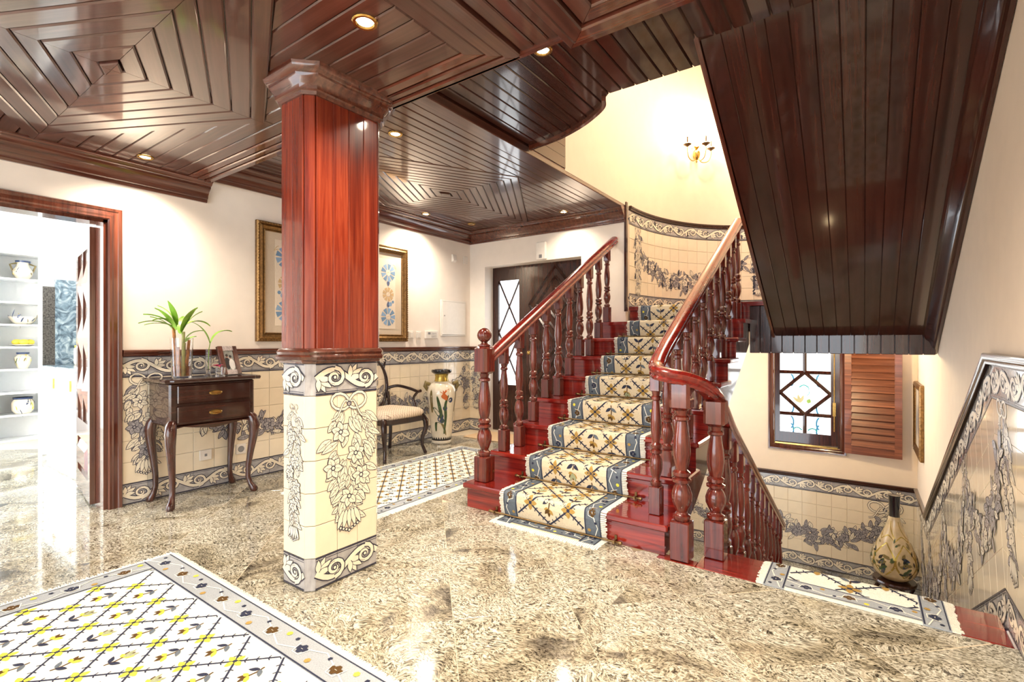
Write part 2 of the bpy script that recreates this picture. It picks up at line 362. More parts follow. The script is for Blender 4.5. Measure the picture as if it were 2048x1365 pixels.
def inset(poly, d):
    if isinstance(d, list):                 # a distance for every edge i -> i+1, counter-clockwise polygon
        n = len(poly); out = []
        for i in range(n):
            p, q, r = Vector(poly[i - 1]), Vector(poly[i]), Vector(poly[(i + 1) % n]); a = (q - p).normalized(); b = (r - q).normalized()
            na = Vector((-a.y, a.x)); nb = Vector((-b.y, b.x)); det = na.x * nb.y - na.y * nb.x
            if abs(det) < .05: out.append(tuple(q + na * d[i - 1])); continue
            da, db = d[i - 1], d[i]; out.append((q.x + (da * nb.y - db * na.y) / det, q.y + (na.x * db - nb.x * da) / det))
        return out
    n = len(poly); out = []
    A = sum(poly[i][0] * poly[(i + 1) % n][1] - poly[(i + 1) % n][0] * poly[i][1] for i in range(n)); sg = 1 if A > 0 else -1
    for i in range(n):
        p, q, r = Vector(poly[i - 1]), Vector(poly[i]), Vector(poly[(i + 1) % n])
        a = (q - p).normalized(); b = (r - q).normalized(); na = Vector((-a.y, a.x)) * sg; nb = Vector((-b.y, b.x)) * sg
        m = na + nb; m = m / max(.25, m.dot(na)); out.append(tuple(q + m * d))
    return out
def plank(poly, zb, th, ang, parent, mat, name='plank', ch=.005, gap=.0022, mitre=False):
    """a board hung as ceiling cladding; plan polygon in the world, grain along ang"""
    pl = []
    for p in poly:
        if not pl or math.hypot(p[0] - pl[-1][0], p[1] - pl[-1][1]) > .004: pl.append(p)
    if math.hypot(pl[0][0] - pl[-1][0], pl[0][1] - pl[-1][1]) < .004: pl.pop()
    if len(pl) < 3: return
    area2 = abs(sum(pl[i][0] * pl[(i + 1) % len(pl)][1] - pl[(i + 1) % len(pl)][0] * pl[i][1] for i in range(len(pl))))
    if area2 < .003: return
    A = sum(pl[i][0] * pl[(i + 1) % len(pl)][1] - pl[(i + 1) % len(pl)][0] * pl[i][1] for i in range(len(pl)))
    if A < 0: pl.reverse()
    cx = sum(p[0] for p in pl) / len(pl); cy = sum(p[1] for p in pl) / len(pl)
    loc = [((p[0] - cx) * cos(ang) + (p[1] - cy) * sin(ang), -(p[0] - cx) * sin(ang) + (p[1] - cy) * cos(ang)) for p in pl]
    if mitre and len(loc) in (3, 4):         # only the edges parallel to the grain are open joints
        g = [1 if abs(loc[i][1] - loc[(i + 1) % len(loc)][1]) < .004 else .12 for i in range(len(loc))]
        a = inset(loc, [gap * k for k in g]); b = inset(loc, [(gap + ch) * k for k in g])
    else: a = inset(loc, gap); b = inset(loc, gap + ch)
    mb = MB().loft([[(x, y, 0) for x, y in b], [(x, y, ch) for x, y in a], [(x, y, th) for x, y in a]], True)
    o = mb.build(name, mat, parent); o.matrix_basis = W_of(parent).inverted() @ Matrix.Translation((cx, cy, zb)) @ Matrix.Rotation(ang, 4, 'Z')
    return o
def struct(name, mb, mat, label, **k):
    return tag(mb.build(name, mat, **k), label, None, None, 'structure')

# ------------------------------------------------------------------ the room
XL, XR, YB, YW, YBK = -4.24, .48, 5.02, 6.9, -2.5        # left wall, right wall, entrance wall, stair window wall, wall behind
ZN, ZF, ZS, ZU, ZLOW = 2.40, 2.585, 2.64, 5.1, -1.53
XST, YN = -2.07, 1.775
# floor of 45 degree granite tiles, the grout bed below them
fb = MB().box(XL - 4.6, XR, YBK, 2.6, -.12, -.0015).box(XL, -2.24, 2.6, 5.3, -.12, -.0015)
floor = struct('floor', fb, M['grout'], 'polished granite hall floor laid in diagonal squares')
def clip(poly, ax, lim, keep_low):
    out = []
    for i in range(len(poly)):
        p, q = poly[i], poly[(i + 1) % len(poly)]; ip = (p[ax] <= lim) == keep_low; iq = (q[ax] <= lim) == keep_low
        if ip: out.append(p)
        if ip != iq: t = (lim - p[ax]) / (q[ax] - p[ax]); out.append((p[0] + t * (q[0] - p[0]), p[1] + t * (q[1] - p[1])))
    return out
G = .717
sq_mesh = {}
def floor_tile(poly):
    pl = []
    for p in poly:
        if not pl or math.hypot(p[0] - pl[-1][0], p[1] - pl[-1][1]) > .01: pl.append(p)
    while len(pl) > 2 and math.hypot(pl[0][0] - pl[-1][0], pl[0][1] - pl[-1][1]) < .01: pl.pop()
    if len(pl) < 3: return
    A = sum(pl[i][0] * pl[(i + 1) % len(pl)][1] - pl[(i + 1) % len(pl)][0] * pl[i][1] for i in range(len(pl)))
    if abs(A) < .004: return
    if A < 0: pl.reverse()
    cx = sum(p[0] for p in pl) / len(pl); cy = sum(p[1] for p in pl) / len(pl); loc = [(p[0] - cx, p[1] - cy) for p in pl]
    key = tuple((round(a, 3), round(b, 3)) for a, b in loc)
    if key not in sq_mesh:
        a = inset(loc, .0011); b = inset(loc, .0024)
        sq_mesh[key] = MB().loft([[(x, y, -.02) for x, y in a], [(x, y, -.0012) for x, y in a], [(x, y, 0) for x, y in b]], True).mesh('floor_tile', M['granite'])
    o = link('floor_tile', sq_mesh[key], floor, (cx, cy, 0))
for i in range(-14, 12):
    for j in range(-9, 16):
        s0, d0 = .147 + G * i, 2.92 + G * j - G * 8     # x+y = s, y-x = d
        poly = [((s - d) / 2, (s + d) / 2) for s, d in ((s0, d0), (s0 + G, d0), (s0 + G, d0 + G), (s0, d0 + G))]
        mx = [min(p[0] for p in poly), max(p[0] for p in poly), min(p[1] for p in poly), max(p[1] for p in poly)]
        if mx[1] < -8.3 or mx[0] > XR or mx[2] > 5.25 or mx[3] < -.6: continue
        poly = clip(clip(poly, 0, XR, True), 1, 5.24, True)
        if mx[0] < XL: poly = clip(clip(poly, 1, 1.93, True) if mx[1] < XL + .1 else poly, 0, -8.3, False)
        if len(poly) < 3: continue
        if max(p[1] for p in poly) > 2.605 and max(p[0] for p in poly) > -2.24:
            A = clip(clip(poly, 1, 2.605, True), 0, -.902, False) if max(p[0] for p in poly) > -.9 else []
            A2 = clip(clip(poly, 1, 2.648, True), 0, -.9, True) if min(p[0] for p in poly) < -.9 else []
            if len(A2) > 2: floor_tile(A2)
            B = clip(clip(poly, 1, 2.648, False), 0, -2.262, True)
            if len(A) > 2: floor_tile(A)
            if len(B) > 2: floor_tile(B)
        else: floor_tile(poly)

# left wall with the kitchen doorway
DY0, DY1, DZ = .30, 1.165, 1.99
wl = MB().box(XL - .14, XL, YBK, DY0, -.1, 2.7).box(XL - .14, XL, DY1, YB + .2, -.1, 2.7).box(XL - .14, XL, DY0, DY1, DZ, 2.7)
wall_left = struct('wall_left', wl, M['white_plaster'], 'off-white plaster wall with tiled wainscot left of the hall')
tiles(wall_left, (XL, 1.252), PI / 2, YB - 1.252, 0)
MB().sweep([(XL, 1.25), (XL, YB), (-3.99, YB)], CAP, 1.05).build('chair_rail', M['brown_y'], wall_left, world=True, smooth=True)
P = Paint(TP); borders(P, 0, YB - 1.252, 0); P.build('painted_border', wall_map((XL, 1.252), PI / 2), wall_left)
P = Paint(TP); bunch(P, .14, .89, .2, .26, 3, 1.25); bunch(P, 3.68, .88, .28, .14, 5, 1.0); bunch(P, 1.95, .88, .25, .24, 9)
swag(P, .24, 1.86, .74, .42, .2, 4, 1.2, 60); swag(P, 2.05, 3.6, .74, .42, .19, 6, 1.2, 60)
P.build('painted_garland', wall_map((XL, 1.252), PI / 2), wall_left)
MB().sweep([(XL, YBK), (XL, YN + .02)], CROWN, ZN).build('crown_molding', M['brown_y'], wall_left, world=True, smooth=True)
MB().sweep([(XL, YN - .05), (XL, YB), (XST, YB)], CROWN, ZF).build('crown_molding', M['brown_y'], wall_left, world=True, smooth=True)
# door casing and jamb lining
cs = MB()
prof = [(a, b) for a, b in CASING]
yo0, yo1, zo = DY0 - .085, DY1 + .085, DZ + .085
def casing_U(mb, plane, i0, i1, top, wdt, prof, sign=1, bottom=0):
    rings = []
    for (y, z, dy, dz) in ((i1, bottom, 1, 0), (i1, top, 1, 1), (i0, top, -1, 1), (i0, bottom, -1, 0)):
        rings.append([(plane + sign * b, y + dy * a, z + dz * a) for a, b in prof])
    mb.loft(rings, True)
casing_U(cs, XL, DY0, DY1, DZ, .085, CASING)
trim1 = struct('trim_1', cs, M['brown_z'], 'reddish mahogany casing around the kitchen doorway', smooth=True)
jb = MB().box(XL - .15, XL + .001, DY1 - .02, DY1 + .003, 0, DZ).box(XL - .15, XL + .001, DY0 - .003, DY0 + .02, 0, DZ).box(XL - .15, XL + .001, DY0, DY1, DZ - .02, DZ + .003)
jb.build('door_lining', M['brown_z'], trim1, world=True)

# entrance wall with recessed front door
EX0, EX1, EZ = -3.99, -2.60, 2.125
wb = MB().box(XL - .14, EX0, YB, YB + .24, -.1, 2.75).box(EX1, XST - .002, YB, YB + .24, -.1, 2.75).box(EX0, EX1, YB, YB + .24, EZ, 2.75)
wall_back = struct('wall_entrance', wb, M['white_plaster'], 'off-white plaster wall around the recessed front door')
tiles(wall_back, (XL, YB), 0, EX0 - XL, 0)
P = Paint(TP); borders(P, 0, EX0 - XL, 0); bunch(P, .12, .88, .28, .14, 15, .9); P.build('painted_garland', wall_map((XL, YB), 0), wall_back)
# upper left wall of the stairwell, curved wall, right wall, lower walls
ECX, ECY, EA, EB = -.80, 5.1, 1.27, 1.8
def ell(t, k=0): return (ECX - (EA + k) * cos(t), ECY + (EB + k) * sin(t))
eu = MB().box(XST - .12, XST, 3.70, YB + .02, ZF + .03, ZU); wall_upper = struct('wall_stairwell_left', eu, M['plaster'], 'cream plaster wall above the entrance ceiling')
cw = MB(); N_ = 40; rin = [ell(PI * i / N_) for i in range(N_ + 1)]; rout = [ell(PI * i / N_, .12) for i in range(N_ + 1)]
rin = [(XST, YB + .02)] + rin + [(XR - .01, ECY)]; rout = [(XST - .12, YB + .02)] + rout + [(XR + .11, ECY)]
cw.loft([[(a[0], a[1], 1.2), (b[0], b[1], 1.2), (b[0], b[1], ZU), (a[0], a[1], ZU)] for a, b in zip(rin, rout)], True)
wall_curved = struct('wall_curved', cw, M['plaster'], 'cream curved wall at the turn of the stairs', smooth=50)
# arc-length table for the ellipse
tab = [0]; TT = [i / 400 * PI for i in range(401)]
for i in range(400):
    a, b = ell(TT[i]), ell(TT[i + 1]); tab.append(tab[-1] + math.hypot(b[0] - a[0], b[1] - a[1]))
def at_s(s):
    s = max(0, min(tab[-1] - 1e-6, s)); lo = 0
    import bisect
    i = max(0, bisect.bisect_right(tab, s) - 1); f = (s - tab[i]) / (tab[i + 1] - tab[i]); return ell(TT[i] + f * (TT[i + 1] - TT[i]))
ZL = 1.53
inv = W_of(wall_curved).inverted()
for i in range(21):
    a, b = at_s(i * TS), at_s((i + 1) * TS); ang = math.atan2(b[1] - a[1], b[0] - a[0])
    for j in range(7):
        o = link('tile', TILEB if j in (0, 6) else TILE, wall_curved)
        nx, ny = sin(ang), -cos(ang)
        o.matrix_basis = Matrix.Translation((a[0] + nx * .002, a[1] + ny * .002, ZL + j * TS)) @ Matrix.Rotation(ang, 4, 'Z')
def curve_map(u, v, h):
    i = int(u // TS); a, b = at_s(i * TS), at_s((i + 1) * TS); f = u / TS - i; ang = math.atan2(b[1] - a[1], b[0] - a[0]); k = .0108 + h
    return (a[0] + (b[0] - a[0]) * f + sin(ang) * k, a[1] + (b[1] - a[1]) * f - cos(ang) * k, v)
P = Paint(TP); borders(P, 0, 3.1, ZL, 1.0); P.build('painted_border', curve_map, wall_curved)
P = Paint(TP, .0006); bunch(P, .22, ZL + .88, ZL + .14, .17, 21, 1.0, False); swag(P, .32, 1.98, ZL + .62, ZL + .34, .22, 22, 1.1, 85); bunch(P, 2.15, ZL + .85, ZL + .2, .2, 23); swag(P, 2.25, 3.05, ZL + .6, ZL + .3, .2, 24, 1.1, 80)
P.build('painted_garland', curve_map, wall_curved)
MB().sweep([at_s(i * .1) for i in range(34)], CAP, ZL + 1.05).build('chair_rail', M['dark_x'], wall_curved, smooth=True)
MB().box(XST - .012, XST + .012, YB - .012, YB + .03, ZL - .05, ZL + 1.12).build('corner_strip', M['dark_z'], wall_curved)
# right wall and window wall
wr = MB().box(XR, XR + .14, YBK, YW + .1, ZLOW - .1, ZU)
wall_right = struct('wall_right', wr, M['plaster'], 'cream plaster wall with stepped tile wainscot right of the stairs')
WX0, WX1, WZ0, WZ1 = -.90, -.22, -.10, 1.14
ww = MB().box(-2.2, WX0, YW, YW + .2, ZLOW - .1, 1.25).box(WX1, XR, YW, YW + .2, ZLOW - .1, 1.25).box(WX0, WX1, YW, YW + .2, ZLOW - .1, WZ0).box(WX0, WX1, YW, YW + .2, WZ1, 1.25)
wall_window = struct('wall_window', ww, M['plaster'], 'cream plaster wall with the small stair window and tiled wainscot')
tiles(wall_window, (-2.1, YW), 0, XR + 2.1, ZLOW)
P = Paint(TP); borders(P, 0, XR + 2.1, ZLOW); P.build('painted_border', wall_map((-2.1, YW), 0), wall_window)
P = Paint(TP); swag(P, .1, 1.0, -.85, -1.2, .2, 31, 1.2, 80); swag(P, 1.05, 2.32, -.86, -1.16, .22, 32, 1.25, 85); bow(P, 2.30, -.72, 1.5); bunch(P, 2.36, -.72, -1.3, .16, 33, 1.1)
P.build('painted_garland', wall_map((-2.1, YW), 0), wall_window)
MB().sweep([(-2.1, YW), (XR, YW)], CAP, ZLOW + 1.05).build('chair_rail', M['dark_x'], wall_window, smooth=True)
wll = MB().box(-2.24, -2.1, 2.6, YW, ZLOW - .1, -.121); struct('wall_lower', wll, M['plaster'], 'cream wall of the lower stairwell under the hall floor')
struct('floor_lower', MB().box(-2.1, XR, 2.6, YW, ZLOW - .1, ZLOW), M['granite'], 'granite floor of the lower landing')
struct('wall_behind', MB().box(XL, -3.75, YBK - .14, YBK, -.1, 2.7).box(-.05, XR, YBK - .14, YBK, -.1, ZU).box(-3.75, -.05, YBK - .14, YBK, -.1, .35).box(-3.75, -.05, YBK - .14, YBK, 2.35, 2.7), M['white_plaster'], 'plaster wall with a wide window behind the photographer')
struct('ceiling_upper', MB().box(XST - .1, XR + .1, 1.6, YW + .2, ZU, ZU + .1), M['white_plaster'], 'white ceiling high above the stairs')
struct('wall_stairwell_near', MB().box(XST - .1, XR + .1, 1.5, 1.62, 2.9, ZU), M['white_plaster'], 'white upper wall on the near side of the stairwell')
# right wall tiles follow the flight: level, sloping, level
SL = .17 / .307; KV = .34
def rw(q, h):     # q: metres along, 0 at the top bend;  sloped part is 2.76 long in plan
    v1 = 2.75 + KV * h; run = 2.76
    if q < 0: return (v1 + q, h)
    if q <= run: return (v1 + q, h - SL * q)
    return (v1 + q, h - SL * run)
def rtile(q0, q1, h0, h1, border, cache={}):
    k = (round(q1 - q0, 3), q0 >= 0 and q1 <= 2.761, border, )
    pts = [rw(q0, h0), rw(q1, h0), rw(q1, h1), rw(q0, h1)]
    if q1 <= 0: pts = [(2.75 + KV * .5 + q0, h0), (2.75 + KV * .5 + q1, h0), (2.75 + KV * .5 + q1, h1), (2.75 + KV * .5 + q0, h1)]
    o = (pts[0][0], pts[0][1]); kk = tuple((round(p[0] - o[0], 3), round(p[1] - o[1], 3)) for p in pts) + (border,)
    if kk not in cache:
        loc = [(p[0] - o[0], p[1] - o[1]) for p in pts]; a = inset(loc, .0014); b = inset(loc, .003)
        cache[kk] = MB().loft([[(.005, y, z) for y, z in a], [(-.0066, y, z) for y, z in a], [(-.008, y, z) for y, z in b]], True).mesh('sloped_tile', M['tile_border'] if border else M['tile'])
    link('tile', cache[kk], wall_right, (XR, o[0], o[1]))
qs = [2.76 * i / 20 for i in range(21)]
for j in range(7):
    h0, h1 = j * TS, (j + 1) * TS; bd = j in (0, 6)
    for i in range(20): rtile(qs[i], qs[i + 1], h0, h1, bd)
    e0, e1 = rw(2.76, h0)[0], rw(2.76, h1)[0]; n = int((YW - e0) / TS)
    for i in range(n + 1):
        qa, qb = 2.76 + i * TS, min(2.76 + (i + 1) * TS, 2.76 + YW - max(e0, e1))
        if qb - qa > .02: rtile(qa, qb, h0, h1, bd)
    # level part above the hall floor, cut along the mitre
    for i in range(9):
        ya, yb = 2.75 + KV * .5 - (i + 1) * TS, 2.75 + KV * .5 - i * TS
        if i == 0:
            pts = [(ya, h0), (2.75 + KV * h0, h0), (2.75 + KV * h1, h1), (ya, h1)]
        elif i == 1 and 2.75 + KV * h0 < yb: pts = [(ya, h0), (max(ya + .01, 2.75 + KV * h0) if 2.75 + KV * h0 < yb else yb, h0), (yb if 2.75 + KV * h1 > yb else max(ya + .01, 2.75 + KV * h1), h1), (ya, h1)]
        else: pts = [(ya, h0), (yb, h0), (yb, h1), (ya, h1)]
        if i == 0 and 2.75 + KV * h0 < ya: pts[1] = (ya + .001, h0); pts[2] = (max(ya + .002, pts[2][0]), h1)
        if i == 0 and pts[2][0] <= ya + .003: continue
        loc = [(p[0] - ya, p[1] - h0) for p in pts]
        MB().loft([[(.005, y, z) for y, z in loc], [(-.008, y, z) for y, z in inset(loc, .0014)]], True).build('tile', M['tile_border'] if bd else M['tile'], wall_right, (XR, ya, h0))
def right_map(u, v, h):
    y, z = rw(u, v); return (XR - .0083 - h, y, z)
P = Paint(TP, .0003, 3e-6)
for (a, b) in ((-.7, 0), (0, 2.76), (2.76, 3.5)): borders(P, a, b, 0)
P.build('painted_border', right_map, wall_right)
P = Paint(TP, .0003, 3e-6)
for k, q in enumerate((-.18, .75, 1.7, 2.62, 3.3)): bunch(P, q, .88, .22, .2, 40 + k, 1.1)
for k, (a, b) in enumerate(((-.1, .68), (.85, 1.62), (1.8, 2.54), (2.74, 3.25))): swag(P, a, b, .7, .42, .2, 50 + k, 1.15, 85)
P.build('painted_garland', right_map, wall_right)
cp = MB(); rings = []
for (y, z) in ((1.6, 1.05), rw(0, 1.05), rw(2.76, 1.05), (YW, 1.05 - 1.53)):
    rings.append([(XR - a, y, z + b * (1.13 if abs(y - rw(0, 1.05)[0]) < 1e-6 or abs(y - rw(2.76, 1.05)[0]) < 1e-6 else 1)) for a, b in CAP])
cp.loft(rings, True); cp.build('chair_rail', M['dark_y'], wall_right, smooth=True)

# ------------------------------------------------------------------ ceilings
def strip_planks(parent, x0, x1, y0, y1, wid, axis, z, th, mat, cx=None, cy=None, a=0, b=0, yend=None):
    """boards along x ('x') or y ('y'), cut around a rhombus centred at cx,cy"""
    lo, hi = (y0, y1) if axis == 'x' else (x0, x1); n = round((hi - lo) / wid)
    for i in range(n):
        p, q = lo + (hi - lo) * i / n, lo + (hi - lo) * (i + 1) / n
        def half(t):
            c, A, B = (cy, a, b) if axis == 'x' else (cx, b, a)
            return max(0, A * (1 - abs(t - c) / B)) if cx is not None else 0
        e0, e1 = (x0, x1) if axis == 'x' else (y0, y1); hp, hq = half(p), half(q); cc = cx if axis == 'x' else cy
        def put(poly): plank(poly if axis == 'x' else [(v, u) for u, v in poly], z, th, 0 if axis == 'x' else PI / 2, parent, mat)
        c0 = (cy if axis == 'x' else cx) if cx is not None else 0
        if cx is None or (hp == 0 and hq == 0 and not p < c0 < q):
            ee = (yend(p), yend(q)) if yend else (e1, e1); put([(e0, p), (ee[0], p), (ee[1], q), (e0, q)])
        else:
            tip = []
            B_ = b if axis == 'x' else a; 
            for s in (-1, 1):
                t = c0 + s * B_
                if p < t < q: tip = [(cc, t)]
            mid = [(None, c0)] if p < c0 < q else []
            L_ = [(e0, p), (cc - hp, p)] + (tip or ([(cc - half(c0), c0)] if mid else [])) + [(cc - hq, q), (e0, q)]
            R_ = [(e1, p), (cc + hp, p)] + (tip or ([(cc + half(c0), c0)] if mid else [])) + [(cc + hq, q), (e1, q)]
            put(L_); put(R_)
def rhombus(parent, cx, cy, a, b, scales, z, th, mat):
    ang = math.atan2(b, a)
    for k in range(len(scales)):
        s1 = scales[k]; s0 = scales[k - 1] if k else 0
        C1 = [(cx + a * s1, cy), (cx, cy + b * s1), (cx - a * s1, cy), (cx, cy - b * s1)]; C0 = [(cx + a * s0, cy), (cx, cy + b * s0), (cx - a * s0, cy), (cx, cy - b * s0)]
        for i in range(4):
            j = (i + 1) % 4; poly = [C1[i], C1[j]] + ([C0[j], C0[i]] if k else [(cx, cy)])
            plank(poly, z - (.012 if k == 0 else 0), th, PI - ang if i % 2 == 0 else ang, parent, mat, ch=.006, mitre=True)
cl = struct('ceiling', MB().box(XL, XR, YBK, YN - .02, ZN + .02, ZN + .09).box(-1.36, XR, YBK, YN - .02, ZN + .09, 2.9), M['dark_x'], 'lower plank ceiling over the near hall with a nested diamond inlay')
RB = [.045, .137, .237, .328, .422, .52, .62, .70]
RC = (-2.755, .773, 1.395, .70)
rhombus(cl, *RC, [r / .70 for r in RB], ZN - .014, .04, M['ceil'])
strip_planks(cl, XL + .02, -1.42, -.50, YN - .155, .0905, 'x', ZN, .03, M['ceil'], *RC)
strip_planks(cl, XL + .02, -1.42, -2.45, -.50, .1, 'x', ZN, .03, M['ceil'])
# frame boards of the near ceiling: along its far edge and its right edge, mitred, stepping down
for k, (d0, d1, dz) in enumerate(((0, .05, -.02), (.05, .095, -.012), (.095, .155, -.006))):
    XN = -1.20; f0, f1 = (XN - d0 * 1.4, XN - d1 * 1.4)
    plank([(XL, YN - d1), (f1, YN - d1), (f0, YN - d0), (XL, YN - d0)], ZN + dz, .05, 0, cl, M['brown_x'], 'frame_board', ch=.006, mitre=True)
    plank([(f1, YBK), (f0, YBK), (f0, YN - d0), (f1, YN - d1)], ZN + dz, .05, PI / 2, cl, M['ceil'], 'frame_board', ch=.006, mitre=True)
# second coffer to the right of the near ceiling
for k, (d0, d1, dz) in enumerate(((0, .04, -.045), (.04, .11, -.055), (.11, .19, -.04))):
    XT = -.985
    plank([(XT + d0, YN - d0 + .03), (XT + d1, YN - d1 + .03), (XR, YN - d1 + .03), (XR, YN - d0 + .03)], ZN + dz, .07, 0, cl, M['brown_x'], 'frame_board', ch=.006, mitre=True)
    plank([(XT + d0, YBK), (XT + d1, YBK), (XT + d1, YN - d1 + .03), (XT + d0, YN - d0 + .03)], ZN + dz, .07, PI / 2, cl, M['ceil'], 'frame_board', ch=.006, mitre=True)
strip_planks(cl, XT + .19, XR, -.6, YN - .16, .09, 'x', ZN - .02, .03, M['ceil'])
strip_planks(cl, -1.2, XT, -.6, YN, .072, 'y', ZN, .03, M['ceil'])
MB().box(-2.2, XR, YN - .02, YN - .004, ZN - .02, 2.9).build('edge_board', M['brown_x'], cl)
# entrance ceiling
cf = struct('ceiling_entrance', MB().box(XL, XST - .02, YN - .02, YB, ZF + .02, ZF + .1), M['dark_x'], 'plank ceiling over the entrance with a long nested diamond inlay')
RF = (-3.285, 3.53, .845, 1.44)
rhombus(cf, *RF, [(.06 + .94 * i / 10) for i in range(11)], ZF - .004, .03, M['ceil'])
strip_planks(cf, XL + .02, XST - .13, YN - .02, YB - .02, .079, 'y', ZF, .03, M['ceil'], *RF)
plank([(XST - .13, YN), (XST, YN), (XST, YB), (XST - .13, YB)], ZF - .004, .05, PI / 2, cf, M['ceil'], 'edge_board')
fa = MB()
for k in range(5): MB().box(XST - .02, XST + .004, YN, 3.70, ZF + .046 + k * .092, ZF + .135 + k * .092).build('fascia_board', M['dark_y'], cf)
# landing ceiling under the upper floor, with its round end
ARC = [(-2.066, 3.15), (-1.99, 3.135), (-1.86, 3.115), (-1.725, 3.08), (-1.54, 3.0), (-1.385, 2.90), (-1.31, 2.83), (-1.277, 2.76)]
def s_edge(x):
    if x >= ARC[-1][0]: return 2.76
    for (a, b), (c, d) in zip(ARC, ARC[1:]):
        if a <= x <= c: return b + (d - b) * (x - a) / (c - a)
    return ARC[0][1]
outl = [(XST, YN)] + ARC + [(XR, 2.76), (XR, YN)]
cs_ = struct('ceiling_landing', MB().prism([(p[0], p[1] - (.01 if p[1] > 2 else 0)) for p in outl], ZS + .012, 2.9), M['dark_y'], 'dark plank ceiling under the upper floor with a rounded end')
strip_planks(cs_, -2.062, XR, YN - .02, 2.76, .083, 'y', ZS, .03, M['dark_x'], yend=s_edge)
sp = [(p.x, p.y) for p in spline([(a, b, 0) for a, b in ARC], 5)]
MB().sweep(sp, [(-.012, -.03), (.014, -.03), (.014, .28), (-.012, .28)], ZS).build('edge_board', M['brown_x'], cs_, smooth=50)
# ------------------------------------------------------------------ stairs
RS, GO = .17, .307
def yr(i): return 2.65 + GO * (i - 1)                    # face of riser i
X0, X1 = -2.262, -.872
st = thing('staircase', 'red mahogany staircase rising from the hall to the curved landing', 'staircase', (-1.57, 2.65, 0))
def low(y): return max(0, SL * (y - 2.62) - .24)
for i in range(1, 10):
    xl = X0 if i < 9 else XST + .012; y = yr(i); z = RS * i
    MB().box(xl, X1, y, y + .02, z - RS + .001, z - .036).build('riser', M['red_x'], st, world=True)
    if i < 8: mb = MB().cbox(X0 - .022, X1 + .024, y - .03, y + GO + .019, z - .037, z, .008)
    elif i == 8: mb = MB().prism([(X0 - .022, y - .03), (X1 + .024, y - .03), (X1 + .024, y + GO + .019), (XST + .014, y + GO + .019), (XST + .014, YB - .014), (X0 - .022, YB - .014)], z - .037, z)
    else: mb = MB().prism([(XST + .016, y - .03), (XR - .012, y - .03), (XR - .012, ECY + .05)] + [ell(PI - .12 - (PI - .24) * k / 24, -.02) for k in range(25)] , z - .037, z)
    mb.build('tread' if i < 9 else 'landing', M['red_x'], st, world=True)
    if i < 9:
        for xa, mt in ((X1 - .024, 'dark_y'), (X0, 'red_y')):
            MB().prism([(y + .001, low(y)), (y + GO, low(y + GO)), (y + GO, z - .038), (y + .001, z - .038)], xa, xa + .022, 'x').build('stringer_panel', M[mt], st, world=True)
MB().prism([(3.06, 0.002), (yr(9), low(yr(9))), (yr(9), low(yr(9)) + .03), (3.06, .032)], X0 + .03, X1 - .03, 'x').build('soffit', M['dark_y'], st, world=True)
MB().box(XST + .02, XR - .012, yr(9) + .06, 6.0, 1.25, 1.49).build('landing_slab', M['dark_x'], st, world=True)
# beam boards under the landing edge
for k in range(15):
    xa = -.87 + k * .09
    MB().cbox(xa + .001, xa + .089 if k < 14 else XR - .014, 5.085, 5.105, 1.05 if xa > -2 else 1.2, 1.49, .004).build('beam_board', M['dark_z'], st, world=True)
MB().box(-.87, XR - .014, 5.105, 5.125, 1.06, 1.3).build('beam', M['dark_x'], st, world=True)
# lower flight going down beside it
sd = thing('staircase', 'red mahogany steps leading down from the hall to the lower landing', 'staircase', (-.1, 2.61, 0))
XD0, XD1 = -.705, XR - .012
MB().cbox(XD0, XD1, 2.607, 2.885, -.037, .0, .006).build('tread', M['red_x'], sd, world=True)
MB().box(X1 - .03, XD0, 2.607, 2.68, -.06, -.002).build('edge_board', M['red_x'], sd, world=True)
for i in range(1, 10):
    y = 2.855 + GO * (i - 1); z = -RS * i
    MB().box(XD0 + .02, XD1, y, y + .02, z, z + RS - .037).build('riser', M['red_x'], sd, world=True)
    if i < 9: MB().cbox(XD0, XD1, y - .0, y + GO + .03, z - .037, z, .006).build('tread', M['red_x'], sd, world=True)
    MB().prism([(y, z - .22), (y + GO, z - .22 - RS), (y + GO, z - .038), (y, z - .038)] if i < 8 else [(y, ZLOW + .001), (y + GO, ZLOW + .001), (y + GO, max(ZLOW + .002, z - .038)), (y, max(ZLOW + .002, z - .038))], XD0 + .005, XD0 + .03, 'x').build('stringer_panel', M['dark_y'], sd, world=True)
# upper flight seen from below
su = thing('staircase', 'dark plank-clad underside of the upper flight sloping up over the window', 'staircase', (-.1, 5.1, 1.2))
YA, ZA, YT, ZT = 5.10, 1.20, 2.50, 2.655
SLN = math.hypot(YT - YA, ZT - ZA); ex = Vector((0, (YT - YA) / SLN, (ZT - ZA) / SLN)); ez = Vector((1, 0, 0)).cross(ex); ez = -ez if ez.z < 0 else ez; ey = ez.cross(ex)
def slope_M(x, off=0): return W_of(su).inverted() @ Matrix.Translation((x, YA, ZA)) @ Matrix(((ex.x, ey.x, ez.x, 0), (ex.y, ey.y, ez.y, 0), (ex.z, ey.z, ez.z, 0), (0, 0, 0, 1)))
ysg = 1 if ey.x > 0 else -1
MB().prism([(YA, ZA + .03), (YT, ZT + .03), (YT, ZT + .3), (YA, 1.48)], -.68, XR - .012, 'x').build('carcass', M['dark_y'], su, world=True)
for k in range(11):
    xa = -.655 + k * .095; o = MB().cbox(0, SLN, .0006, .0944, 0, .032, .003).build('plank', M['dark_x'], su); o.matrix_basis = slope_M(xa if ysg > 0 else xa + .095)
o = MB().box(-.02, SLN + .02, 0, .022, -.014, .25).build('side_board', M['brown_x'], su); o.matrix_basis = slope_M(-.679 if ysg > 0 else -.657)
o = MB()
prof = [(0, -.11), (.018, -.11), (.026, -.09), (.035, -.085), (.05, -.05), (.075, -.03), (.082, -.012), (.095, -.008), (.095, .02), (0, .02)]
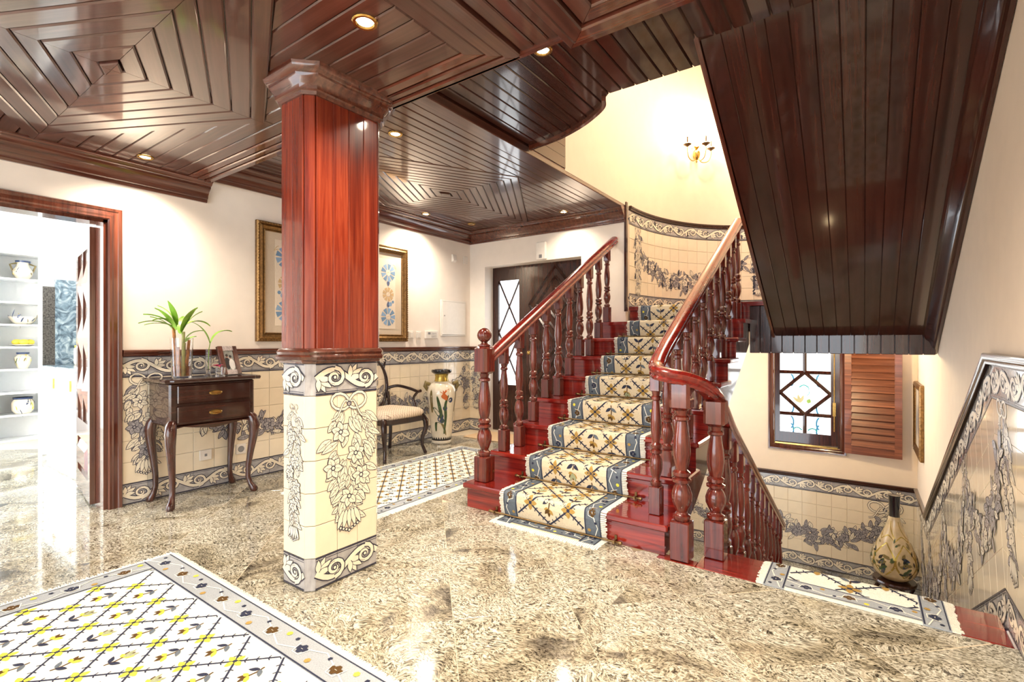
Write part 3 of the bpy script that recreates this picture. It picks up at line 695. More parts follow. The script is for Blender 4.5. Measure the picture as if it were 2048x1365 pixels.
o.loft([[(x, (-a if ysg > 0 else a), b) for a, b in prof] for x in (-.1, SLN)], True)
o = o.build('crown_molding', M['dark_x'], su, smooth=True); o.matrix_basis = slope_M(XR - .003)
# ------------------------------------------------------------------ balustrades
TURN = [(0, .026), (.02, .032), (.05, .032), (.06, .024), (.08, .02), (.12, .027), (.18, .036), (.24, .037), (.3, .03), (.335, .021), (.35, .033), (.375, .034), (.39, .024), (.41, .031), (.44, .031), (.46, .021), (.52, .027), (.62, .032), (.74, .029), (.86, .022), (.9, .02), (.915, .029), (.94, .029), (.955, .021), (1, .025)]
def baluster(x, y, z0, z1, parent, s=1.0):
    b = .034 * s; h0 = .16; mb = MB().cbox(x - b, x + b, y - b, y + b, z0 + .0005, z0 + h0, .004)
    mb.cbox(x - b * .85, x + b * .85, y - b * .85, y + b * .85, z1 - .13, z1, .004)
    za, zb = z0 + h0, z1 - .13
    mb.lathe([(r * s, za + t * (zb - za)) for t, r in TURN], 12, (x, y, 0))
    return mb.build('baluster', M['red_z'], parent, world=True, smooth=True)
def newel(x, y, z0, zb, zt, ztop, parent, b=.052, ball=None):
    mb = MB().cbox(x - b, x + b, y - b, y + b, z0 + .0005, zb, .005)
    mb.lathe([(r * 1.42, zb + t * (zt - zb)) for t, r in TURN], 18, (x, y, 0))
    mb.cbox(x - b * 1.08, x + b * 1.08, y - b * 1.08, y + b * 1.08, zt, ztop, .016)
    o = mb.build('newel_post', M['red_z'], parent, world=True, smooth=True)
    if ball: MB().lathe([(.03, ztop - .002), (.045, ztop + .004), (.045, ztop + .012), (.026, ztop + .02), (.022, ztop + .032), (.03, ztop + .036)], 16, (x, y, 0)).sphere((x, y, ztop + .08), .052, 18, 12).build('finial', M['red_z'], o, world=True, smooth=True)
    return o
HR = [(-.032, -.034), (.032, -.034), (.037, -.02), (.03, -.008), (.04, .004), (.041, .02), (.03, .035), (.012, .041), (-.012, .041), (-.03, .035), (-.041, .02), (-.04, .004), (-.03, -.008), (-.037, -.02)]
def nose(y): return RS + SL * (y - 2.62)
def tread_z(y): return RS * (int((y - 2.62) / GO + 1e-6) + 1)
bl = thing('balustrade', 'red turned balustrade with a ball-topped newel left of the carpeted stairs', 'balustrade', (-2.19, 2.75, 0.17))
newel(-2.19, 2.75, .17, .345, .927, 1.12, bl, .054, True)
MB().rail([(-2.19, y, nose(y) + .765) for y in (2.79, 3.5, 4.3, 5.0)], HR).build('handrail', M['red_y'], bl, world=True, smooth=True)
for k in range(11):
    y = 2.985 + k * .203
    if y < 4.99: baluster(-2.19, y, tread_z(y), nose(y) + .745, bl)
br = thing('balustrade', 'red turned balustrade curving from the rising stairs to the descending stairs', 'balustrade', (-.79, 2.64, 0))
XA, XB = -.965, -.64
newel(-.786, 2.637 + .03, 0, .205, .79, .945, br, .05); newel(-.645, 2.80, 0, .2, .70, .85, br, .05)
def dn(y): return -SL * (y - 2.885) + .755
path = [(XA, y, nose(y) + .765) for y in (5.06, 4.6, 4.2, 3.8, 3.4, 3.1, 2.92)] + [(-.955, 2.76, 1.005), (-.905, 2.655, .985), (-.84, 2.63, .972), (-.77, 2.645, .958), (-.70, 2.70, .925), (-.655, 2.78, .868), (XB, 2.88, .785)] + [(XB, y, dn(y)) for y in (3.1, 3.5, 4.0, 4.5, 5.0, 5.35)]
MB().rail(spline(path, 6), HR).build('handrail', M['red_y'], br, world=True, smooth=True)
for k in range(12):
    y = 2.785 + k * .203
    if y < 5.06: baluster(XA, y, tread_z(y), nose(y) + .745 if y > 2.9 else 1.0, br)
for k in range(12):
    y = 3.0 + k * .2; zt = -RS * (int((y - 2.855) / GO) + 1)
    baluster(XB, y, max(zt, ZLOW), dn(y) - .02, br)
# ------------------------------------------------------------------ woven rugs
RP = ['w_navy', 'w_slate', 'w_cream', 'w_ivory', 'w_brown', 'w_ochre', 'w_yellow', 'w_sage', 'w_gray', 'w_peach']
def lattice(P, u0, u1, v0, v1, cu, cv, dx, dy, sub=.03, s=1.0, yel='w_ochre', tick=True):
    K = int((u1 - u0) / dx + (v1 - v0) / dy) + 3
    for sg in (1, -1):
        for k in range(-K, K + 1):
            # u = cu + (t + k) dx / 2 ; v = cv + sg (t - k) dy / 2
            pts = []; n = int((v1 - v0 + u1 - u0) / sub) + 4; lines = []
            tmin, tmax = -2 * K, 2 * K; m = int((tmax - tmin) * math.hypot(dx, dy) / 2 / sub)
            for i in range(m + 1):
                t = tmin + (tmax - tmin) * i / m; u = cu + (t + k) * dx / 2; v = cv + sg * (t - k) * dy / 2
                if u0 <= u <= u1 and v0 <= v <= v1: pts.append((u, v))
                elif len(pts) > 1: lines.append(pts); pts = []
                else: pts = []
            if len(pts) > 1: lines.append(pts)
            for L in lines:
                P.wrap(); P.stroke(L, .008 * s, 'w_navy')
                if tick:
                    d = ((L[1][0] - L[0][0]), (L[1][1] - L[0][1])); l = math.hypot(*d); d = (d[0] / l, d[1] / l)
                    acc = 0
                    for i in range(1, len(L)):
                        acc += math.hypot(L[i][0] - L[i - 1][0], L[i][1] - L[i - 1][1])
                        if acc > .021 * s:
                            acc = 0; x, y = L[i]
                            for q in (-1, 1):
                                e = (x + (-d[1] * q * .014 + d[0] * .007) * s, y + (d[0] * q * .014 + d[1] * .007) * s)
                                if u0 < e[0] < u1 and v0 < e[1] < v1: P.stroke([(x, y), e], .0045 * s, 'w_navy')
    P.lift()
    nu = int((u1 - u0) / dx * 2) + 3; nv = int((v1 - v0) / dy * 2) + 3
    for i in range(-nu, nu + 1):
        for j in range(-nv, nv + 1):
            u, v = cu + i * dx / 2, cv + j * dy / 2; mg = .022 * s
            if not (u0 + mg < u < u1 - mg and v0 + mg < v < v1 - mg): continue
            P.wrap()
            if (i + j) % 2 == 0:
                for q in range(4):
                    a = q * PI / 2; P.blade(u + cos(a) * .004, v + sin(a) * .004, a, .034 * s, .022 * s, yel)
                P.disc(u, v, .009 * s, 'w_navy', 6)
            elif u0 + .05 * s < u < u1 - .05 * s and v0 + .05 * s < v < v1 - .06 * s:
                up = 1 if j % 4 in (0, 1) else -1; kind = (i * 3 + j) % 3; rot = PI / 2 * up
                P.stroke([(u, v - up * .045 * s), (u + .004, v - up * .015 * s), (u - .002, v + up * .02 * s)], .006 * s, 'w_brown')
                P.blade(u, v - up * .03 * s, rot + .95, .042 * s, .018 * s, 'w_slate' if kind else 'w_navy'); P.blade(u, v - up * .03 * s, rot - .95, .042 * s, .018 * s, 'w_navy')
                for a, L, c in ((0, .04, 'w_brown'), (.7, .036, 'w_brown'), (-.7, .036, yel), (1.4, .026, yel)): P.blade(u, v + up * .012 * s, rot + a * up, L * s, .017 * s, c)
                if kind == 0:
                    for a in (.35, -.35): P.blade(u, v + up * .012 * s, rot + a, .05 * s, .016 * s, 'w_sage')
def edge_band(P, T, length, wid, s=1.0, step=.2):         # motifs along a border; T maps (along, across) to the rug
    n = max(2, round(length / step)); st_ = length / n
    def S(pts, w, m):
        out = []
        for a, b in zip(pts, pts[1:]):
            k = max(1, int(math.hypot(b[0] - a[0], b[1] - a[1]) / .014))
            out += [(a[0] + (b[0] - a[0]) * i / k, a[1] + (b[1] - a[1]) * i / k) for i in range(k)]
        P.stroke([T(*p) for p in out + [pts[-1]]], w, m)
    wave = []
    for i in range(n * 8 + 1): t = i / 8; wave.append((t * st_, wid / 2 + wid * .3 * (2 * abs((t % 2) - 1) - 1)))
    S(wave, .0055 * s, 'w_ivory')
    S([(0, .006), (length, .006)], .004, 'w_navy'); S([(0, wid - .006), (length, wid - .006)], .006, 'w_navy')
    for k in range(n):
        a = (k + .5) * st_; c = wid * .5
        for da, dc in ((-.016, 0), (.016, 0), (0, .012), (0, -.012)): 
            x, y = T(a + da * s * 1.2, c + dc * s); P.disc(x, y, .013 * s, 'w_navy' if k % 2 == 0 else 'w_brown', 6)
        S([(a - .035 * s, c - .02 * s), (a - .02 * s, c + .028 * s), (a + .02 * s, c + .028 * s), (a + .035 * s, c - .02 * s)], .004 * s, 'w_ivory')
        x, y = T(a + st_ * .38, wid * (.28 if k % 2 else .72)); P.disc(x, y, .013 * s, 'w_yellow' if k % 2 else 'w_ochre', 6)
        x, y = T(a - st_ * .33, wid * .3); P.disc(x, y, .010 * s, 'w_navy', 5)
def fringe_tufts(mb, A, B, n, out, z=.004, R=random.Random(5)):   # threads from segment A-B, pointing along out
    ax, ay = B[0] - A[0], B[1] - A[1]; l = math.hypot(ax, ay); tx, ty = ax / l, ay / l; w_ = l / n * .42
    for i in range(n):
        t = (i + .5) / n; x, y = A[0] + ax * t, A[1] + ay * t; L = R.uniform(.8, 1.15); sk = R.uniform(-.004, .004); ox, oy = out[0] * L + tx * sk, out[1] * L + ty * sk
        mb.add([(x - tx * w_, y - ty * w_, .001), (x + tx * w_, y + ty * w_, .001), (x + ox + tx * w_ * .6, y + oy + ty * w_ * .6, .0005), (x + ox - tx * w_ * .6, y + oy - ty * w_ * .6, .0005),
                (x, y, z + .003), (x + ox, y + oy, .003)], [(0, 3, 5, 4), (4, 5, 2, 1), (2, 5, 3), (0, 1, 2, 3)[::-1]])
def flat_rug(x0, x1, y0, y1, label, bw, dx, node, group=None, yel='w_ochre', s=1.0, fr=.035, cell_axis=1):
    t = thing('rug', label, 'rug', ((x0 + x1) / 2, (y0 + y1) / 2, .0006), group=group); hx, hy = (x1 - x0) / 2, (y1 - y0) / 2
    MB().cbox(-hx, hx, -hy, hy, 0, .009, .003).build('pile', M['w_ivory'], t)
    P = Paint(RP, .0093, 3e-6)
    e = .018; 
    for r in ((-hx + e, hx - e, -hy + e, -hy + bw), (-hx + e, hx - e, hy - bw, hy - e), (-hx + e, -hx + bw, -hy + bw, hy - bw), (hx - bw, hx - e, -hy + bw, hy - bw)): P.rect(*r, 'w_gray')
    P.lift()
    lattice(P, -hx + bw, hx - bw, -hy + bw, hy - bw, node[0] - (x0 + x1) / 2, node[1] - (y0 + y1) / 2, dx, dx, .02, s, yel)
    P.lift(); W = bw - e
    edge_band(P, lambda a, c: (-hx + e + a, hy - e - c), 2 * hx - 2 * e, W, s); edge_band(P, lambda a, c: (-hx + e + a, -hy + e + c), 2 * hx - 2 * e, W, s)
    edge_band(P, lambda a, c: (-hx + e + c, -hy + bw + a), 2 * hy - 2 * bw, W, s); edge_band(P, lambda a, c: (hx - e - c, -hy + bw + a), 2 * hy - 2 * bw, W, s)
    P.build('woven_pattern', lambda u, v, h: (u, v, h), t, world=False)
    fb = MB()
    for A, B, o_ in (((-hx, -hy), (-hx, hy), (-fr, 0)), ((hx, -hy), (hx, hy), (fr, 0)), ((-hx, hy), (hx, hy), (0, fr * .5)), ((-hx, -hy), (hx, -hy), (0, -fr * .5))):
        fringe_tufts(fb, A, B, int(math.hypot(B[0] - A[0], B[1] - A[1]) / .009), o_)
    tag(fb.build('fringe', M['w_ivory'], t), kind='stuff')
    return t
flat_rug(-3.055, -.55, -.75, 1.13, 'large ivory rug with yellow lattice in the left foreground', .145, .235, (-2.651, .987), yel='w_yellow')
flat_rug(-3.60, -2.60, 2.06, 4.12, 'smaller ivory lattice rug between the pillar and the stairs', .12, .2, (-3.1, 3.0), yel='w_ochre', s=.85)
def runner(name_label, prof, xc, hw, bw, s0, fringe_end, band='w_slate', field='w_cream'):
    """stair carpet: prof is a list of (y, z) down the middle of the flight; banded ribbon, pattern, side fringe"""
    t = thing('stair_runner', name_label, 'carpet', (xc, prof[0][0], prof[0][1]))
    # arc length
    S = [0]
    for (a, b), (c, d) in zip(prof, prof[1:]): S.append(S[-1] + math.hypot(c - a, d - b))
    import bisect
    def nrm(i):
        a = prof[max(i - 1, 0)]; b = prof[min(i + 1, len(prof) - 1)]; dy, dz = b[0] - a[0], b[1] - a[1]; l = math.hypot(dy, dz) or 1; return (-dz / l, dy / l)
    NR = [nrm(i) for i in range(len(prof))]
    sgn = 1 if prof[-1][0] >= prof[0][0] else -1
    def pos(s, h):
        s = max(0, min(S[-1] - 1e-9, s)); i = min(len(prof) - 2, max(0, bisect.bisect_right(S, s) - 1)); f = (s - S[i]) / max(1e-9, S[i + 1] - S[i])
        y = prof[i][0] + (prof[i + 1][0] - prof[i][0]) * f; z = prof[i][1] + (prof[i + 1][1] - prof[i][1]) * f
        n = (NR[i][0] + (NR[i + 1][0] - NR[i][0]) * f, NR[i][1] + (NR[i + 1][1] - NR[i][1]) * f); return y + n[0] * h * sgn, z + n[1] * h * sgn
    fr = .032; cols = [(-hw + fr, -hw + fr + bw, band), (-hw + fr + bw, hw - fr - bw, field), (hw - fr - bw, hw - fr, band)]
    mb = MB(); names = [band, field]
    for a, b, c in cols:
        mb.m = names.index(c); rings = []
        for s in S:
            y0, z0 = pos(s, 0); y1, z1 = pos(s, .007); rings.append([(xc + a, y0, z0), (xc + b, y0, z0), (xc + b, y1, z1), (xc + a, y1, z1)])
        mb.loft(rings, True)
    mb.build('pile', [M[k] for k in names], t, world=True)
    P = Paint(RP, .0078, 3e-6)
    lattice(P, -hw + fr + bw, hw - fr - bw, .115, S[-1] - .01, 0, s0, .27, .235, .012, 1.3, 'w_ochre')
    P.lift(); W = bw
    edge_band(P, lambda a, c: (-hw + fr + c, a), S[-1], W, .9, .17); edge_band(P, lambda a, c: (hw - fr - c, a), S[-1], W, .9, .17)
    if True:
        P.rect(-hw + fr + bw, hw - fr - bw, .02, .115, band, 1, 6); edge_band(P, lambda a, c: (-hw + fr + bw + a, .02 + c), 2 * (hw - fr - bw), .095, .85, .16)
    P.build('woven_pattern', lambda u, v, h: (xc + u, *pos(v, h)), t)
    fb = MB(); R = random.Random(3); n = int(S[-1] / .011)
    for sg in (-1, 1):
        for i in range(n):
            sa = (i + .15) / n * S[-1]; sb = (i + .8) / n * S[-1]; xa = xc + sg * (hw - fr); xb = xc + sg * (hw + R.uniform(-.006, .006))
            q = [pos(sa, .001), pos(sb, .001), pos(sb, .008), pos(sa, .008)]; e = [pos(sa, .001), pos(sb, .001), pos(sb, .005), pos(sa, .005)]
            fb.loft([[(xa, *p) for p in q], [(xb, *p) for p in e]], True)
    if fringe_end:
        n = int(2 * hw / .012)
        for i in range(n):
            xa = xc - hw + 2 * hw * (i + .1) / n; xb = xc - hw + 2 * hw * (i + .85) / n; y, z = prof[0]; L = R.uniform(.03, .045)
            fb.loft([[(xa, y, z), (xb, y, z), (xb, y, z + .008), (xa, y, z + .008)], [(xa, y - L, z - .002), (xb, y - L, z - .002), (xb, y - L, z + .003), (xa, y - L, z + .003)]], True)
    tag(fb.build('fringe', M['w_ivory'], t, world=True), kind='stuff')
    return t
def arc_pts(cy, cz, r, a0, a1, n): return [(cy + r * cos(a0 + (a1 - a0) * i / n), cz + r * sin(a0 + (a1 - a0) * i / n)) for i in range(n + 1)]
prof = [(2.535, .001), (2.58, .001), (2.62, .001)]
for i in range(1, 10):
    y, z = yr(i), RS * i; r = .016
    prof += [(y - .010, z - RS + .014), (y - .022, z - RS + .06), (y - .033, z - .05)] + arc_pts(y - .031 + r, z - r + .0015, r, PI, PI / 2, 5)
    e = y + GO - .03 if i < 9 else y + .45
    prof += [(y + (e - y) * q, z + .0015) for q in (.15, .35, .55, .75, 1)]
runner('cream and slate flowered runner climbing the red stairs', prof, -1.575, .378, .105, .355, True)
prof = [(2.60, .001), (2.66, .001), (2.74, .001), (2.82, .001), (2.86, .001)]
for i in range(0, 6):
    y, z = 2.855 + GO * i, -RS * i; r = .014
    if i: prof += [(y - .2, z + .0015), (y - .1, z + .0015), (y - .0, z + .0015)]
    e = .03
    prof += [(y + e - r + r * sin(q) + .003, z + .0015 - r + r * cos(q)) for q in (PI / 8, PI / 4, 3 * PI / 8, PI / 2)] + [(y + .034, z - .06), (y + .032, z - .12), (y + .05, z - RS + .004)]
runner('pale fringed runner laid over the top step going down', prof, -.05, .37, .09, .17, False, 'w_gray', 'w_ivory')
M['rod'] = plain('dull_dark_brass', (.22, .14, .06), .35, metal=.9, var=.3)
# brass stair rods, each with brackets
for i in range(1, 9):
    y, z = yr(i) - .029, RS * (i - 1) + .02
    t = thing('stair_rod', ['lowest brass rod holding the runner at floor level', 'second brass stair rod from the floor', 'third brass stair rod from the floor', 'fourth brass stair rod from the floor', 'fifth brass stair rod from the floor', 'sixth brass stair rod from the floor', 'seventh brass stair rod from the floor', 'topmost brass stair rod under the landing'][i - 1], 'stair rod', (-1.575, y, z), group='brass rods on the stair runner')
    xs = [-.475, -.47, -.46, -.45, -.445, .445, .45, .46, .47, .475]; rr = [.003, .009, .011, .009, .0055, .0055, .009, .011, .009, .003]
    MB().tube([(x, 0, 0) for x in xs], rr, 10).build('rod', M['rod'], t, smooth=True)
    for sx in (-.425, .425): MB().box(sx - .006, sx + .006, -.011, .022, -.009, .009).box(sx - .007, sx + .007, .022, .0275, -.018, .03).build('bracket', M['rod'], t)
# ------------------------------------------------------------------ pillar
pil = thing('pillar', 'pillar with painted tile foot and red mahogany cladding up to the ceiling', 'pillar', (-2.18, 1.51, 0))
PX0, PX1, PY0, PY1, PC = -2.30, -2.058, 1.303, 1.72, .034
def octo(g, c=PC): return [(PX0 - g + c, PY0 - g), (PX1 + g - c, PY0 - g), (PX1 + g, PY0 - g + c), (PX1 + g, PY1 + g - c), (PX1 + g - c, PY1 + g), (PX0 - g + c, PY1 + g), (PX0 - g, PY1 + g - c), (PX0 - g, PY0 - g + c)]
MB().prism(octo(-.012), 0.001, ZN + .03).build('core', M['grout'], pil, world=True)
O = octo(0)
TW, BW = 3, 4
for s in range(8):
    a, b = O[s], O[(s + 1) % 8]; L = math.hypot(b[0] - a[0], b[1] - a[1]); ang = math.atan2(b[1] - a[1], b[0] - a[0])
    n = 1 if L < .06 else max(1, round(L / .118))
    for j in range(7):
        for i in range(n):
            o = link('tile', TILEB if j in (0, 6) else TILE, pil); p = Vector((a[0] + (b[0] - a[0]) * i / n, a[1] + (b[1] - a[1]) * i / n, j * TS + .001)) + Vector((-sin(ang), cos(ang), 0)) * .008
            o.matrix_basis = W_of(pil).inverted() @ Matrix.Translation(p) @ Matrix.Rotation(ang, 4, 'Z') @ Matrix.Diagonal((L / n / TS, 1, 1, 1))
    m = 1 if L < .06 else max(2, round(L / .085))
    for i in range(m):
        mb = MB().cbox(.0006, L / m - .0006, -.010, .008, 1.11, ZN, .003).build('board', M['column'], pil)
        p = Vector((a[0] + (b[0] - a[0]) * i / m, a[1] + (b[1] - a[1]) * i / m, 0)); mb.matrix_basis = W_of(pil).inverted() @ Matrix.Translation(p) @ Matrix.Rotation(ang, 4, 'Z')
def ring_sweep(prof, z, name, mat):
    rings = []
    for k in range(9):
        rings.append(None)
    mb = MB()
    rings = [[(*octo(a, PC + a * .58)[s], z + b) for a, b in prof] for s in range(8)]; rings.append(rings[0]); mb.loft(rings)
    return mb.build(name, mat, pil, world=True, smooth=True)
ring_sweep([(0, 0), (.014, 0), (.018, .01), (.03, .016), (.034, .03), (.026, .04), (.03, .052), (.02, .066), (.012, .07), (0, .07)], 1.052, 'base_molding', M['brown_x'])
ring_sweep([(0, -.12), (.02, -.12), (.026, -.105), (.035, -.1), (.04, -.075), (.058, -.055), (.062, -.04), (.078, -.03), (.085, -.012), (.09, 0), (0, 0)], ZN + .002, 'capital', M['brown_x'])
a, b = O[2], O[3]; L = PY1 - PY0 - 2 * PC
P = Paint(TP); borders(P, -.036, L + .034, .001, 1.15, .19); 
def pm(u, v, h):                       # near chamfer folds round the corner
    k = .0006 + h
    if u >= 0: return (PX1 + k, PY0 + PC + u, v)
    return (PX1 + u * .7 + k * .7, PY0 + PC + u * .95 - k * .7, v)
P2 = Paint(TP); borders(P2, .0, L, .001, 1.1, .175); P2.build('painted_border', wall_map((PX1, PY0 + PC), PI / 2, .0006), pil)
P3 = Paint(TP); borders(P3, 0, .17, .001, 1.1, .17); P3.build('painted_border', wall_map((PX0 + PC, PY0), 0, .0006), pil)
P4 = Paint(TP); bunch(P4, L * .52, .87, .23, .32, 61, 1.25, True, .0024); P4.build('painted_garland', wall_map((PX1, PY0 + PC), PI / 2, .0006), pil)
P5 = Paint(TP); bunch(P5, .087, .86, .22, .105, 62, .8, True, .0024); P5.build('painted_garland', wall_map((PX0 + PC, PY0), 0, .0006), pil)
# ------------------------------------------------------------------ kitchen door leaf
dl = thing('door', 'dark mahogany door leaf swung open into the kitchen', 'door', (XL - .17, 1.135, 0), PI - .137)
dm = M['brown_z']
W_, H_ = .74, 1.96
MB().box(0, .1, -.02, .02, .012, H_).box(W_ - .1, W_, -.02, .02, .012, H_).box(.1, W_ - .1, -.02, .02, .012, .16).box(.1, W_ - .1, -.02, .02, H_ - .14, H_).box(.1, W_ - .1, -.02, .02, .42, .56).box(.1, W_ - .1, -.008, .008, .16, H_ - .14).build('frame', dm, dl)
for (z0, z1) in ((.18, .40),): 
    for sg in (-1, 1): MB().loft([[(.13, sg * .008, z0), (W_ - .13, sg * .008, z0), (W_ - .13, sg * .008, z1), (.13, sg * .008, z1)], [(.18, sg * .03, z0 + .05), (W_ - .18, sg * .03, z0 + .05), (W_ - .18, sg * .03, z1 - .05), (.18, sg * .03, z1 - .05)]], True).build('raised_panel', M['red_z'], dl)
for k in range(2):
    for q in range(3):
        xc, zc, hx, hz = .1 + .27 * (k + .5), .60 + .39 * (q + .5), .115, .17
        for sg in (-1, 1): MB().add([(xc - hx, sg * .008, zc), (xc, sg * .008, zc - hz), (xc + hx, sg * .008, zc), (xc, sg * .008, zc + hz), (xc, sg * .04, zc)], [(0, 1, 4), (1, 2, 4), (2, 3, 4), (3, 0, 4)]).build('diamond_panel', M['shutter'], dl)
MB().box(W_ / 2 - .015, W_ / 2 + .015, -.018, .018, .56, H_ - .14).build('mullion', dm, dl)
for z in (1.74, 1.27, .75, .24):
    MB().box(-.012, .05, -.026, -.019, z - .06, z + .06).box(-.05, -.012, -.026, -.019, z - .06, z + .06).tube([(-.012, -.028, z - .075), (-.012, -.028, z + .075)], .009, 8).build('hinge', M['brass'], dl)
# ------------------------------------------------------------------ front door (structure, recessed)
d1 = struct('door_1', MB().box(EX0, EX0 + .09, YB + .17, YB + .23, 0, EZ).box(EX0 + .42, -3.47, YB + .17, YB + .23, 0, EZ).box(EX0 + .09, EX0 + .42, YB + .17, YB + .23, 0, .60).box(EX0 + .09, EX0 + .42, YB + .17, YB + .23, 1.95, EZ), M['dark_z'], 'dark wooden front door with a glazed side leaf')
MB().box(EX0 + .09, EX0 + .42, YB + .2, YB + .206, .60, 1.95).build('pane', M['frosted'], d1)
dx0, dx1 = EX0 + .09, EX0 + .42
for k in range(2):
    za, zb = .60 + .675 * k, .60 + .675 * (k + 1)
    for (p, q) in (((dx0, za), (dx1, zb)), ((dx1, za), (dx0, zb))):
        MB().tube([(p[0], YB + .19, p[1]), (q[0], YB + .19, q[1])], .012, 6).build('glazing_bar', M['dark_z'], d1)
MB().box(-3.47, EX1, YB + .17, YB + .23, 0, EZ).build('leaf', M['dark_z'], d1)
for q in range(2):
    zc = .62 + q * 1.0; xc = (-3.47 + EX1) / 2
    for s, dpt in ((.38, .012), (.27, .024), (.15, .036)):
        hz = s * 1.22; t_ = .03
        for (ax, az, bx, bz) in ((-s, 0, 0, -hz), (0, -hz, s, 0), (s, 0, 0, hz), (0, hz, -s, 0)):
            MB().tube([(xc + ax, YB + .168, zc + az), (xc + bx, YB + .168, zc + bz)], t_ * .6, 4).build('diamond_molding', M['dark_z'], d1)
MB().sphere((-3.40, YB + .14, 1.02), .028).tube([(-3.40, YB + .14, 1.02), (-3.40, YB + .172, 1.02)], .012, 8).build('door_knob', M['brass'], d1, smooth=True)
tag(MB().cbox(-3.95, -3.05, 4.55, 5.0, .0006, .014, .004).build('doormat', M['w_peach'], smooth=False), 'tan doormat on the dark floor inside the front door', 'doormat')
# ------------------------------------------------------------------ stair window
w1 = struct('window_1', MB().box(WX0, WX0 + .06, YW + .03, YW + .08, WZ0, WZ1).box(WX1 - .09, WX1, YW + .03, YW + .08, WZ0, WZ1).box(WX0 + .06, WX1 - .09, YW + .032, YW + .08, WZ0, WZ0 + .15).box(WX0 + .06, WX1 - .09, YW + .032, YW + .08, WZ1 - .08, WZ1), M['dark_z'], 'small leaded stair window with diamond panes in a dark frame')
cs = MB()
rings = []
for (x, z, dx_, dz_) in ((WX1, WZ0, 1, -1), (WX1, WZ1, 1, 1), (WX0, WZ1, -1, 1), (WX0, WZ0, -1, -1), (WX1, WZ0, 1, -1)): rings.append([(x + dx_ * a * .75, YW - b, z + dz_ * a * .75) for a, b in CASING])
cs.loft(rings); cs.build('casing', M['brown_z'], w1, smooth=True)
gx0, gx1, gz0, gz1 = WX0 + .06, WX1 - .09, WZ0 + .15, WZ1 - .08
MB().box(gx0, gx1, YW + .055, YW + .06, gz0, gz1).build('pane', M['frosted'], w1)
gm = (gx0 + gx1) / 2
def bar(p, q, r=.024): MB().tube([(p[0], YW + .045, p[1]), (q[0], YW + .045, q[1])], r, 6).build('glazing_bar', M['dark_z'], w1)
zz = [gz0, gz0 + .225, gz0 + .225 + .51, gz0 + .225 + .51 + .2]
bar((gx0, zz[1]), (gx1, zz[1])); bar((gx0, zz[2]), (gx1, zz[2])); bar((gm, gz0), (gm, zz[1])); bar((gm, zz[2]), (gm, gz1))
zc = (zz[1] + zz[2]) / 2
for p, q in (((gx0, zc), (gm, zz[1])), ((gm, zz[1]), (gx1, zc)), ((gx1, zc), (gm, zz[2])), ((gm, zz[2]), (gx0, zc))): bar(p, q)
M['g_blue'] = plain('blue_glass_paint', (.03, .30, .65), .3); M['g_teal'] = plain('teal_glass_paint', (.03, .45, .5), .3); M['g_green'] = plain('green_glass_paint', (.3, .55, .1), .3); M['g_pale'] = plain('pale_glass_paint', (.6, .6, .35), .3)
P = Paint(['g_blue', 'g_teal', 'g_green', 'g_pale'])
for sx in (-1, 1):
    for z0, sz in ((gz0 + .03, 1), (gz0 + .12, 1), (zz[1] + .08, 1), (zz[2] - .1, -1)):
        P.stroke([(gm + sx * (.15 - .03 * sin(t)), z0 + sz * .07 * cos(t)) for t in [PI * i / 8 for i in range(9)]], .018, 'g_blue')
    P.stroke([(gm + sx * (.03 + .1 * t), gz0 + .03 + .03 * sin(PI * t)) for t in [i / 6 for i in range(7)]], .015, 'g_teal')
P.stroke([(gm - .06 + .1 * t, zc + .07 + .03 * sin(PI * t)) for t in [i / 6 for i in range(7)]], .014, 'g_teal'); P.stroke([(gm + .04, zc + .07), (gm + .045, zc), (gm + .02, zc - .03)], .008, 'g_teal')
for a in (1.2, 1.8, 2.4): P.blade(gm - .05, zc - .12, a, .11, .035, 'g_pale')
P.blade(gm + .03, zc - .12, 1.2, .06, .05, 'g_green'); P.stroke([(gm, zc + .11), (gm + .02, zc + .15)], .006, 'g_blue')
P.build('painted_glass', lambda u, v, h: (u, YW + .0545 - h, v), w1)
MB().tube([(WX1 - .055, YW + .015, WZ0 + .2), (WX1 - .055, YW + .015, WZ1 - .1)], .006, 8).box(WX1 - .07, WX1 - .04, YW + .01, YW + .03, .28, .44).build('bolt', M['brass'], w1)
MB().box(WX0 + .01, WX1 - .02, YW + .0, YW + .03, WZ0 - .005, WZ0 + .02).build('sill', M['brass'], w1)
sh = thing('shutter', 'louvred warm wood shutter folded open beside the stair window', 'shutter', (WX1 + .05, YW - .045, -.12), -.10)
SW, SH = .52, 1.25
MB().box(0, .065, -.018, .018, 0, SH).build('stile', M['shutter'], sh); MB().box(SW - .065, SW, -.018, .018, 0, SH).build('stile', M['shutter'], sh)
MB().box(.065, SW - .065, -.018, .018, 0, .09).build('rail', M['shutter'], sh); MB().box(.065, SW - .065, -.018, .018, SH - .08, SH).build('rail', M['shutter'], sh)
n = 14
for k in range(n):
    z = .095 + (SH - .18) * k / n; MB().prism([(-.024, z), (-.016, z), (.014, z + .08), (.004, z + .08)], .062, SW - .062, 'x').build('slat', M['shutter'], sh)
